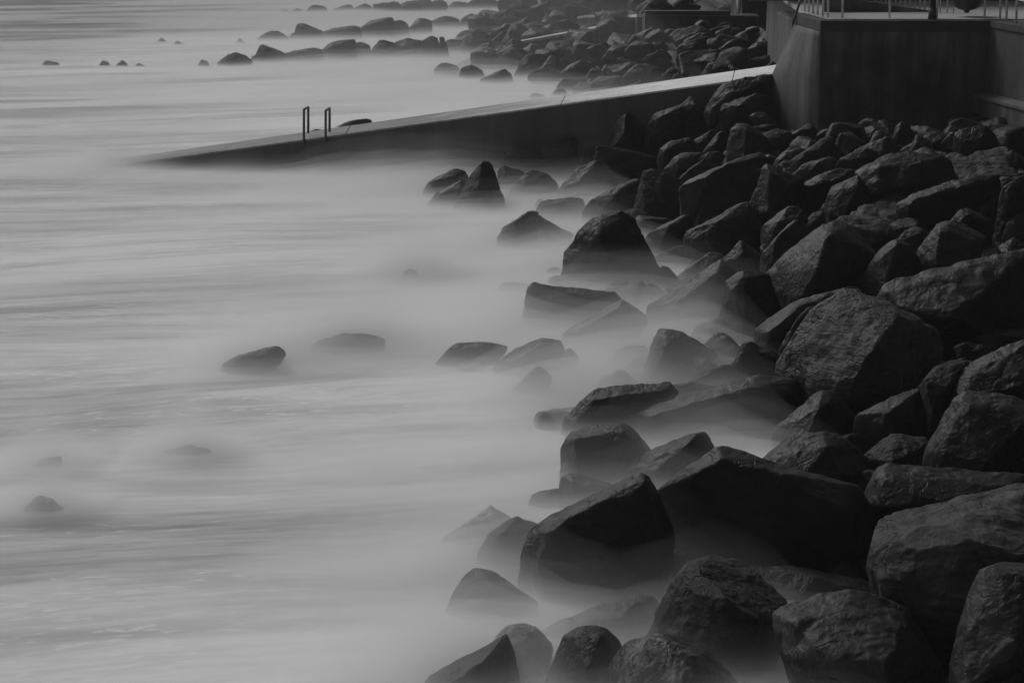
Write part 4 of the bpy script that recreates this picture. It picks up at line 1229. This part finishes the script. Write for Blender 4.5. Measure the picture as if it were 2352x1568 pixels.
R('C', [(1355, 775), (1362, 700), (1440, 658), (1640, 570), (1780, 533), (1900, 500), (1950, 505), (2050, 473), (2140, 500), (2165, 620), (2105, 850), (1900, 870), (1740, 880), (1650, 830), (1380, 800)], 900, 'rock_dark', 'big black block with a bright crumbling seaward ledge', inner=[(1440, 700, 0.5), (1620, 630, 0.6), (1640, 800, 0.7), (1950, 570, 0.3), (1780, 850, 0.6)])
R('C', [(590, 870), (660, 790), (740, 768), (825, 860), (720, 915), (680, 915)], 930, 'rock_band', 'small rough-topped stone below the tall black block')
R('C', [(1235, 1000), (1290, 880), (1350, 838), (1500, 828), (1655, 870), (1610, 1000), (1400, 1020)], 1040, 'rock_dark', 'rounded dark rock below the rippled slab')
R('C', [(255, 960), (270, 890), (390, 790), (470, 733), (575, 760), (625, 830), (590, 900), (400, 990), (330, 1070), (265, 1050)], 1080, 'rock', 'dark angular rock with a rough lit top, mid bank', inner=[(400, 840, 0.4), (330, 1000, 0.4), (520, 860, 0.4)])
R('C', [(1735, 880), (1840, 808), (1850, 760), (1900, 753), (2000, 790), (2098, 850), (2105, 930), (2000, 970), (1800, 900)], 980, 'rock_dark', 'smooth dim block with a rounded shoulder behind the facetted rock')
R('C', [(2125, 920), (2160, 800), (2162, 620), (2200, 570), (2352, 478), (2430, 460), (2430, 1000), (2200, 1020)], 1040, 'rock_dark', 'tall dark rock at the picture edge below the stepped wall')
R('C', [(2185, 980), (2220, 870), (2290, 810), (2360, 803), (2420, 850), (2420, 1020), (2250, 1030)], 1060, 'rock', 'small dim boulder at the picture edge in front of the tall dark one')
R('C', [(1315, 1020), (1400, 930), (1480, 888), (1530, 900), (1605, 960), (1570, 1060), (1440, 1080)], 1100, 'rock_band', 'rough domed stone between two smooth upright rocks')
R('C', [(1485, 1180), (1510, 1080), (1590, 1000), (1660, 880), (1790, 858), (2035, 970), (2005, 1090), (1930, 1230), (1870, 1280), (1600, 1320), (1500, 1290)], 1330, 'rock', 'broad facetted rock with a diagonal crease, mid bank', inner=[(1680, 930, 0.45), (1640, 1200, 0.75), (1900, 1180, 0.6), (1960, 1000, 0.35)])
R('C', [(820, 870), (870, 848), (1090, 910), (1225, 930), (1235, 1010), (1165, 1140), (1080, 1100), (960, 960)], 1160, 'rock_band', 'steep ribbed dark rock behind the smooth fluted boulder', sdir=(1, 0, 0.15), rough=1.6)
R('C', [(1015, 1390), (1040, 1320), (1110, 1230), (1200, 1090), (1290, 1010), (1350, 983), (1400, 1000), (1440, 1050), (1485, 1140), (1510, 1300), (1200, 1400), (1100, 1480)], 1500, 'rock', 'smooth upright rock like a sail in mid bank', inner=[(1220, 1130, 0.35), (1330, 1040, 0.3), (1250, 1380, 0.7)], rough=0.6)
R('C', [(240, 1240), (250, 1140), (330, 1080), (400, 950), (510, 843), (560, 850), (640, 918), (690, 1010), (480, 1160), (350, 1260), (300, 1300)], 1310, 'rock_dark', 'dark hooked rock leaning seaward beside the smooth fluted boulder')
R('D', [(925, 300), (1085, 133), (1112, 145), (1255, 248), (1255, 380), (1080, 400)], 430, 'rock_dark', 'black pointed rock behind the wave-washed dark mass')
R('D', [(740, 420), (780, 260), (830, 222), (940, 230), (960, 290), (900, 420)], 440, 'rock', 'grey stone showing behind the slope of the dark mass')
R('C', [(270, 1390), (300, 1280), (380, 1190), (560, 1050), (660, 978), (720, 900), (830, 858), (940, 900), (985, 955), (1065, 1100), (1180, 1130), (1130, 1250), (1030, 1390), (900, 1440), (700, 1490), (610, 1520), (430, 1570), (330, 1480)], 1590, 'rock', 'big smooth fluted boulder with a ragged pale top rim', inner=[(790, 960, 0.9), (700, 1240, 1.3), (610, 1480, 1.3), (480, 1180, 0.45), (330, 1400, 0.2), (960, 980, 0.2), (1020, 1300, 0.3)], rough=0.7)
R('D', [(345, 780), (360, 640), (520, 560), (640, 480), (740, 418), (930, 290), (1065, 372), (1060, 420), (990, 500), (1010, 800), (600, 870)], 880, 'rock_dark', 'wave-washed dark mass with a long bright sloping edge', inner=[(560, 640, 0.5), (900, 380, 0.4), (960, 760, 0.8), (600, 840, 0.6)])
R('D', [(900, 860), (960, 560), (980, 460), (1080, 380), (1110, 363), (1190, 385), (1305, 410), (1260, 500), (1400, 690), (1310, 800), (1230, 960), (1000, 970)], 985, 'rock', 'smooth grey misty rock with a pale knobbly top', inner=[(1100, 430, 0.4), (1010, 520, 0.35), (1110, 800, 0.8), (1250, 640, 0.4)], rough=0.6)
R('C', [(1155, 1500), (1210, 1378), (1290, 1335), (1500, 1310), (1700, 1330), (1900, 1250), (2020, 1180), (2110, 1128), (2250, 1130), (2352, 1080), (2440, 1050), (2440, 1560), (2000, 1800), (1600, 1740), (1350, 1600), (1200, 1540)], 1790, 'rock_dark', 'huge dark rock with a long bright wavy top edge, right of the great slab', inner=[(1240, 1400, 0.3), (1500, 1345, 0.4), (1720, 1365, 0.45), (2050, 1240, 0.3), (1800, 1620, 1.2), (1400, 1560, 0.8), (2300, 1200, 0.2)], th=0.5)
R('F', [(210, 500), (215, 420), (330, 370), (400, 310), (490, 233), (590, 230), (700, 168), (870, 138), (960, 93), (1045, 120), (900, 200), (650, 290), (500, 460), (380, 640), (290, 610)], 660, 'rock', 'smooth wavy grey rock behind the great slab, seaward side', inner=[(500, 290, 0.3), (350, 430, 0.5), (300, 560, 0.4)], rough=0.6)
R('F', [(380, 640), (500, 440), (620, 270), (670, 258), (725, 270), (570, 490), (440, 720)], 760, 'rock', 'narrow rib of rock against the seaward flank of the great slab')
R('F', [(410, 830), (430, 690), (480, 540), (560, 470), (700, 270), (790, 210), (890, 188), (970, 123), (1050, 170), (1270, 245), (1340, 293), (1500, 390, -0.2), (1618, 465, -0.8), (1645, 540, -0.9), (1625, 680, -0.9), (1530, 850, -0.8), (1510, 920, -0.6), (1300, 1020), (1000, 1100), (930, 940), (850, 900), (700, 880), (520, 880)], 1110, 'rock_band', 'great slab with a rough lit flat face, tilted and largest of the bank', inner=[(490, 840, 0.15), (930, 930, 1.45), (1180, 540, 1.35), (1320, 320, 0.85), (780, 270, 0.1), (990, 1070, 1.2)], th=0.5, sdir=(0.8, 0.1, 0.6), rough=1.5, smooth=2)
R('D', [[(565, 1400), (610, 1310), (690, 1250), (830, 1190), (930, 1130), (1040, 1110), (1060, 1270), (800, 1400)], [(1000, 1250), (1040, 1110), (1080, 1000), (1110, 940), (1150, 927), (1370, 1010), (1445, 1090), (1415, 1260)]], 1420, 'rock', 'fin-shaped ribbed rock standing in front of the mist pocket', sdir=(1, 0, 0.2), rough=1.3, front=0.2)
R('F', [(1000, 1130), (1300, 1000), (1510, 905), (1565, 1050), (1660, 1200), (1650, 1310), (1300, 1300), (1000, 1230)], 1330, 'rock_dark', 'black triangular rock under the landward end of the great slab')
R('F', [(1510, 897), (1590, 800), (1620, 758), (1700, 720), (1900, 690), (1890, 760), (1750, 900), (1750, 1070), (1620, 1180), (1570, 1080)], 1215, 'rock_pale', 'grey grainy rock with a lit seaward facet, right of the great slab', inner=[(1560, 840, 0.35), (1730, 900, 0.45), (1620, 1100, 0.5)])
R('F', [(1735, 1080), (1740, 900), (1890, 730), (2040, 690), (2200, 578), (2270, 600), (2352, 530), (2430, 500), (2430, 1000), (1900, 1010), (1780, 1070)], 1110, 'rock_dark', 'long dark rock with a bright ridge line running to the picture edge', inner=[(1900, 780, 0.4), (2230, 640, 0.35), (1850, 960, 0.7), (2350, 900, 0.8)])
R('G', [(1025, 240), (1030, 110), (1060, 75), (1300, 0), (1500, -50), (1800, -125), (1940, -185), (2050, -175), (2230, -155), (2330, -30), (2315, 90), (2100, 240), (2080, 350), (1700, 350), (1500, 310), (1100, 310)], 360, 'rock_dark', 'long black rock like a seal lying across the mist pocket', inner=[(1080, 130, 0.4), (1300, 60, 0.55), (1900, -90, 0.5), (2200, -60, 0.3), (1700, 300, 0.8), (1150, 270, 0.4)], rough=0.6)
R('F', [(350, 1390), (355, 1240), (400, 1200), (520, 1110), (640, 990), (740, 933), (800, 940), (900, 1000), (1000, 1180), (990, 1300), (700, 1340), (500, 1390)], 1430, 'rock_dark', 'dark smooth boulder under the great slab, behind the domed one', inner=[(560, 1150, 0.4), (740, 1020, 0.4), (600, 1330, 0.7)])
R('F', [(1575, 1440), (1610, 1340), (1700, 1200), (1770, 1090), (1780, 1010), (1800, 980), (1900, 930), (2060, 958), (2250, 978), (2352, 1050), (2430, 1080), (2430, 1300), (2100, 1570), (1600, 1570)], 1640, 'rock', 'large grey mottled rock with a diagonal lit facet at the picture edge', inner=[(1850, 1030, 0.4), (2250, 1060, 0.4), (2360, 1180, 0.6), (2020, 1540, 1.0), (1700, 1400, 0.6)])
R('F', [(1055, 1450), (1180, 1400), (1290, 1270), (1330, 1278), (1400, 1290), (1595, 1318), (1600, 1490), (1400, 1560), (1110, 1560)], 1620, 'rock_pale', 'small pale jagged rock wedged between dark boulders', inner=[(1320, 1330, 0.3), (1280, 1490, 0.55), (1450, 1430, 0.5)], rough=1.6)
R('H', [(250, 310), (360, 200), (450, 130), (650, 88), (750, 73), (850, 90), (950, 150), (1040, 220), (1095, 330), (1175, 375), (1110, 620), (900, 560)], 640, 'rock_dark', 'domed dark boulder with a soft bright rim behind the giant black one', inner=[(480, 220, 0.4), (780, 170, 0.5), (900, 400, 0.7), (560, 420, 0.8)], rough=0.7)
R('E', [(1205, 1420), (1210, 1180), (1240, 1110), (1290, 1053), (1500, 1005), (1670, 984), (1700, 1000), (1770, 1100), (1840, 1140), (1890, 1210), (1850, 1350), (1590, 1480), (1300, 1440)], 1490, 'rock_dark', 'square-shouldered dark boulder standing in the wash', inner=[(1300, 1120, 0.4), (1670, 1050, 0.45), (1730, 1200, 0.5), (1320, 1400, 0.6), (1600, 1420, 0.7)], rough=0.6)
R('G', [(120, 850), (160, 760), (240, 730), (390, 705), (420, 830), (300, 880)], 886, 'rock_band', 'ghostly low stone seaward of the small dark block in the wash')
R('G', [(380, 910), (385, 680), (400, 610), (470, 583), (520, 590), (780, 668), (800, 720), (600, 860)], 915, 'rock_dark', 'dark block behind the giant leaning rock, below the square-shouldered one', inner=[(470, 650, 0.3), (520, 800, 0.45), (700, 710, 0.4)], rough=0.6)
R('G', [(785, 720), (800, 620), (840, 550), (960, 458), (1080, 408), (1400, 293), (1440, 298), (1500, 278), (1550, 310), (1592, 400), (1592, 440), (1440, 540), (1200, 720), (1130, 720), (1080, 680)], 780, 'rock_dark', 'dark grooved slab between the two giant black rocks', inner=[(930, 560, 0.35), (1420, 340, 0.4), (1550, 420, 0.35), (1100, 620, 0.6)], sdir=(0.25, 0, 0.9), rough=1.3)
R('H', [(1085, 640), (1160, 400), (1200, 370), (1290, 333), (1400, 345), (1550, 393), (1720, 398), (1860, 420), (2000, 415), (2200, 450), (2300, 393), (2430, 385), (2430, 620), (1800, 700), (1250, 830), (1180, 830)], 850, 'rock_dark', 'long dark rock with a bright wavy crest above the cracked giant', inner=[(1230, 420, 0.45), (1240, 640, 0.7), (1700, 440, 0.5), (2200, 490, 0.5), (1700, 640, 0.9)])

# --- nearest rocks
R('G', [(1188, 830), (1187, 735), (1230, 680), (1440, 518), (1600, 438), (1660, 393), (1850, 463), (2150, 508), (2352, 573), (2480, 620), (2700, 690), (2850, 820), (2880, 1120), (2700, 1370), (2300, 1350), (1800, 1310), (1600, 1240), (1460, 1120), (1320, 1050), (1250, 960)], 1400, 'rock_dark', 'giant black rock with a bright rim, undercut on its seaward side', inner=[(1480, 570, 0.35), (1670, 470, 0.4), (2150, 580, 0.55), (2120, 1250, 0.9), (1850, 1270, 0.7), (1600, 900, 0.35), (2600, 900, 0.6)], th=0.5, rough=0.8, drop=0.35, bx=2200)
R('G', [(1240, 1260), (1255, 1210), (1470, 1178), (1530, 1230), (1570, 1270), (1480, 1330), (1400, 1400), (1250, 1430)], 1450, 'rock_dark', 'low black stone bridging the gap between the two giant rocks')
R('I', [(520, 540), (640, 360), (740, 280), (830, 248), (900, 270), (1010, 310), (1000, 500), (880, 600), (650, 620)], 626, 'rock_band', 'ghostly rounded rock seaward of the giant leaning one')
R('I', [(250, 400), (450, 270), (620, 160), (660, 200), (690, 280), (800, 260), (560, 440), (350, 420)], 450, 'rock_veiled', 'faintest pale drowned rock beyond the ghostly rounded one')
R('G', [(60, 1560), (70, 1250), (130, 1060), (180, 1005), (240, 990), (260, 1300), (260, 1600), (100, 1600)], 1615, 'rock_band', 'ghostly upright stone pressed against the seaward end of the giant leaning rock', ylift=0.5)
R('G', [(148, 1150), (150, 1110), (170, 1065), (270, 960), (440, 880), (900, 655), (1060, 588), (1085, 615), (1130, 690), (1160, 780), (1200, 880), (1240, 970), (1267, 1080), (1257, 1210), (1250, 1270), (1200, 1400), (1050, 1450), (700, 1470), (270, 1590), (210, 1400)], 1560, 'rock_dark', 'giant leaning black rock with a straight slanting top edge', inner=[(250, 1350, 0.45), (290, 1010, 0.3), (900, 730, 0.35), (1060, 650, 0.25), (1190, 1200, 0.4), (700, 1440, 0.6)], th=0.6, rough=0.8)
R('H', [(90, 1130), (400, 1130), (620, 1160), (780, 1230), (950, 1240), (1160, 1270), (1210, 1370), (1200, 1420), (900, 1420), (450, 1450), (300, 1320)], 1440, 'rock_dark', 'low dark rock stretching behind the nearest round boulder', inner=[(480, 1210, 0.3), (640, 1200, 0.35), (900, 1290, 0.4), (600, 1400, 0.6)], rough=0.6)
R('K', [(1135, 580), (1160, 430), (1230, 300, -0.5), (1360, 238, -0.9), (1550, 198, -1.0), (1900, 103, -1.2), (2150, 30, -1.4), (2352, 3, -1.4), (2450, 0, -1.3), (2450, 560), (2450, 1050), (1760, 1180), (1640, 1230), (1220, 900), (1180, 780)], 1260, 'rock_pale', 'huge pale-topped rock with a vertical crack at the picture edge', inner=[(1190, 500, 0.2), (1450, 440, 0.5), (1730, 345, 0.6), (1840, 405, 0.75), (2100, 465, 0.8), (2360, 560, 0.8), (1760, 1100, 1.0), (1250, 820, 0.6)], th=0.9, rough=1.2, smooth=2)
R('J', [(400, 1210), (590, 990), (620, 850), (650, 700), (680, 640), (750, 598, -0.4), (900, 571, -0.8), (980, 575, -0.8), (1110, 620, -0.7), (1200, 710, -0.5), (1340, 800, -0.3), (1440, 890, -0.2), (1492, 965), (1410, 1080), (1390, 1300), (1000, 1420), (700, 1340), (480, 1290)], 1430, 'rock_pale', 'angular rock with a pale banded sloping top near the bottom', inner=[(730, 640, 0.1), (730, 770, 0.35), (830, 840, 0.5), (990, 880, 0.6), (1090, 990, 0.65), (1200, 1060, 0.7), (1320, 1090, 0.55), (1000, 1350, 0.9), (640, 1200, 0.5)], th=0.8, rough=1.3, smooth=2, sdir=(0.4, 0.3, 0.9))
R('I', [(285, 980), (340, 840), (420, 720), (505, 652), (560, 675), (660, 690), (730, 735), (850, 850), (980, 920), (900, 980), (600, 1010)], 1015, 'rock', 'grey misty rock shaped like a tent near the giant leaning one', inner=[(520, 720, 0.25), (650, 760, 0.4), (560, 940, 0.5)], rough=0.4)
R('I', [(1000, 1150), (1130, 1110), (1200, 1070), (1490, 950), (1680, 900), (1800, 878), (1910, 888), (1970, 960), (2040, 1050), (1900, 1150), (1500, 1220), (1150, 1230)], 1236, 'rock', 'long drowned rock with a dark tip showing through mist', inner=[(1780, 940, 0.3), (1700, 1050, 0.5), (1300, 1100, 0.4)])
R('K', [(355, 1080), (380, 1020), (450, 968), (550, 930), (780, 888), (880, 858), (970, 848), (1100, 868), (1230, 898), (1380, 988), (1440, 1060), (1500, 1180), (1620, 1340), (1662, 1450), (1662, 1640), (1200, 1760), (560, 1700), (480, 1300), (440, 1160)], 1780, 'rock', 'nearest big round boulder with grainy layered surface, bottom of picture', inner=[(520, 1100, 0.6), (900, 960, 0.45), (1350, 1150, 0.7), (560, 1560, 0.9), (1300, 1400, 1.2), (1250, 1620, 1.3), (850, 1400, 1.2)], th=0.7, sdir=(0.15, 0.3, 1), rough=1.2)
R('I', [(655, 1250), (740, 1130), (820, 1078), (880, 1088), (1000, 1130), (1110, 1250), (1080, 1450), (1050, 1500), (830, 1400)], 1510, 'rock_veiled', 'ghostly broad mound between the wedge and the round knob, bottom edge')
R('I', [(1090, 1500), (1170, 1310), (1220, 1200), (1270, 1150), (1380, 1120), (1480, 1130), (1550, 1145), (1610, 1190), (1662, 1290), (1660, 1440), (1400, 1600), (1060, 1600)], 1610, 'rock_dark', 'round dark knob rising from mist at the bottom', inner=[(1300, 1200, 0.3), (1500, 1200, 0.35), (1400, 1480, 0.7)], rough=0.7)
R('K', [(1750, 1600), (1790, 1380), (1830, 1120), (1900, 1000), (1930, 840), (1990, 680), (2050, 600), (2110, 584, -0.2), (2352, 640, -0.3), (2450, 660, -0.3), (2450, 1680), (1760, 1700)], 1790, 'rock', 'tall grey mottled rock at the lower corner of the picture', inner=[(2010, 760, 0.3), (2120, 640, 0.2), (2350, 720, 0.3), (1880, 1200, 0.5), (2300, 1300, 0.9), (1880, 1600, 0.8)])
R('I', [(90, 1600), (160, 1510), (270, 1430), (600, 1270), (740, 1197), (762, 1215), (780, 1280), (815, 1420), (835, 1600), (820, 1680), (100, 1680)], 1690, 'rock', 'misty wedge rock with a straight sloping edge at the bottom', inner=[(700, 1280, 0.25), (500, 1450, 0.5), (300, 1600, 0.5), (780, 1620, 0.3)], rough=0.5)
R('I', [(1540, 1620), (1580, 1450), (1660, 1330), (1740, 1260), (1900, 1205), (2000, 1186), (2080, 1195), (2200, 1250), (2352, 1330), (2450, 1440), (2560, 1560), (2580, 1720), (1545, 1740)], 1760, 'rock_vein', 'round black boulder with pale veins at the bottom', inner=[(1720, 1350, 0.4), (2030, 1260, 0.3), (2250, 1350, 0.4), (1700, 1640, 0.7), (2200, 1640, 0.9)], rough=0.7)
R('K', [(1820, 1620), (1850, 1460), (1950, 1350), (2130, 1333), (2352, 1385), (2450, 1410), (2450, 1760), (1830, 1760)], 1850, 'rock', 'low domed rock in front of the tall mottled one, corner of picture', inner=[(1960, 1440, 0.3), (2300, 1480, 0.5), (2100, 1650, 0.7)])

# --- rubble between the named rocks: small stones of the bank
def loose_rock(x, y, size, mat, label, group, seed, bury=0.35, flat=0.75):
    r = random.Random(seed)
    bm = bmesh.new()
    pts = []
    rz = r.uniform(0, 6.28)
    sx, sy, sz = size * r.uniform(0.8, 1.25), size * r.uniform(0.7, 1.0), size * flat * r.uniform(0.75, 1.2)
    for i in range(13):
        v = Vector((r.gauss(0, 1), r.gauss(0, 1), r.gauss(0, 1))).normalized()
        q = Vector((v.x * sx / 2, v.y * sy / 2, v.z * sz / 2))
        q = Vector((q.x * math.cos(rz) - q.y * math.sin(rz), q.x * math.sin(rz) + q.y * math.cos(rz), q.z))
        z0 = max(float(bank(x, y)), -0.25) - 0.2
        pts.append(q + Vector((x, y, z0 + sz * (0.5 - bury) + 0.2)))
    hull(bm, pts)
    ob = finish_rock(bm, size, M[mat], max(size / 30, 0.02), seed, 1.0, 'rock', 2)
    return tag(ob, label, 'rock', group)


STUFF = []


def to_stuff(ob):
    me = ob.data
    n = len(me.vertices)
    P = np.empty(n * 3)
    me.vertices.foreach_get('co', P)
    STUFF.append((P.reshape(-1, 3) + np.array(ob.location), [tuple(p.vertices) for p in me.polygons]))
    bpy.data.objects.remove(ob)
    bpy.data.meshes.remove(me)


def flush_stuff(name, mat):
    V_, F_, o_ = [], [], 0
    for P, fs in STUFF:
        V_.append(P)
        F_ += [tuple(i + o_ for i in t) for t in fs]
        o_ += len(P)
    me = bpy.data.meshes.new(name)
    me.from_pydata(np.concatenate(V_).tolist(), [], F_)
    me.polygons.foreach_set('use_smooth', np.ones(len(me.polygons), dtype=bool))
    STUFF.clear()
    return tag(link(name, me, mat), kind='stuff')


rr = random.Random(5)
# bank beyond the ramp: many dark boulders, the nearest and largest as things, the rest one heap of rubble
far_spots = []
for i in range(230):
    y = rr.uniform(74, 138)
    lo = float(np.interp(y, XW_Y, XW_X)) - (0.4 if y < 92 else 0.0)
    x = rr.uniform(lo, 11.5 if y < 106 else 9.0)
    if (y < 80 and x > 8.5) or (y > 106 and y < 117 and x > 5):
        continue
    far_spots.append((rr.uniform(0.9, 2.1), x, y, rr.choice(['rock', 'rock_dark', 'rock_dark'])))
far_spots.sort(key=lambda t: -t[0] / t[2])
for i, (sz, x, y, m_) in enumerate(far_spots):
    ob = loose_rock(x, y, sz, m_, 'one of many dark boulders heaped on the bank beyond the pale ramp', 'boulders heaped beyond the ramp', 900 + i, 0.4)
    if i >= 40:
        to_stuff(ob)
flush_stuff('rubble', M['rock_dark'])
# low stones awash along the foamy edge
for i in range(36):
    y = rr.uniform(34, 64) if i < 16 else rr.uniform(38, 52)
    x = float(np.interp(y, XW_Y, XW_X)) - rr.uniform(-0.2, 3.6)
    loose_rock(x, y, rr.uniform(0.7, 1.5) if i < 16 else rr.uniform(1.1, 2.1), 'rock' if i % 3 else 'rock_band', 'one of the low nameless stones half drowned along the foamy edge of the bank', 'half drowned stones along the bank', 1100 + i, 0.25, 0.6)
near_spots = []
for i in range(215):
    y = rr.uniform(29, 66)
    x = rr.uniform(float(np.interp(y, XW_Y, XW_X)) + 0.2, min(12.3, 0.215 * y))
    if i > 125:
        y = rr.uniform(50, 65) if i < 170 else rr.uniform(58.5, 63.5)
        x = rr.uniform(6.0, min(12.2, 0.212 * y))
    near_spots.append((rr.uniform(0.45, 1.15) if i < 170 else rr.uniform(0.9, 1.7), x, y, rr.choice(['rock', 'rock_dark', 'rock_dark'])))
near_spots.sort(key=lambda t: -t[0] / t[2])
for i, (sz, x, y, m_) in enumerate(near_spots):
    ob = loose_rock(x, y, sz, m_, 'one of the small dark stones filling gaps between the boulders below the wall', 'small stones below the wall', 1200 + i, 0.5)
    if i >= 24:
        to_stuff(ob)
flush_stuff('rubble', M['rock_dark'])
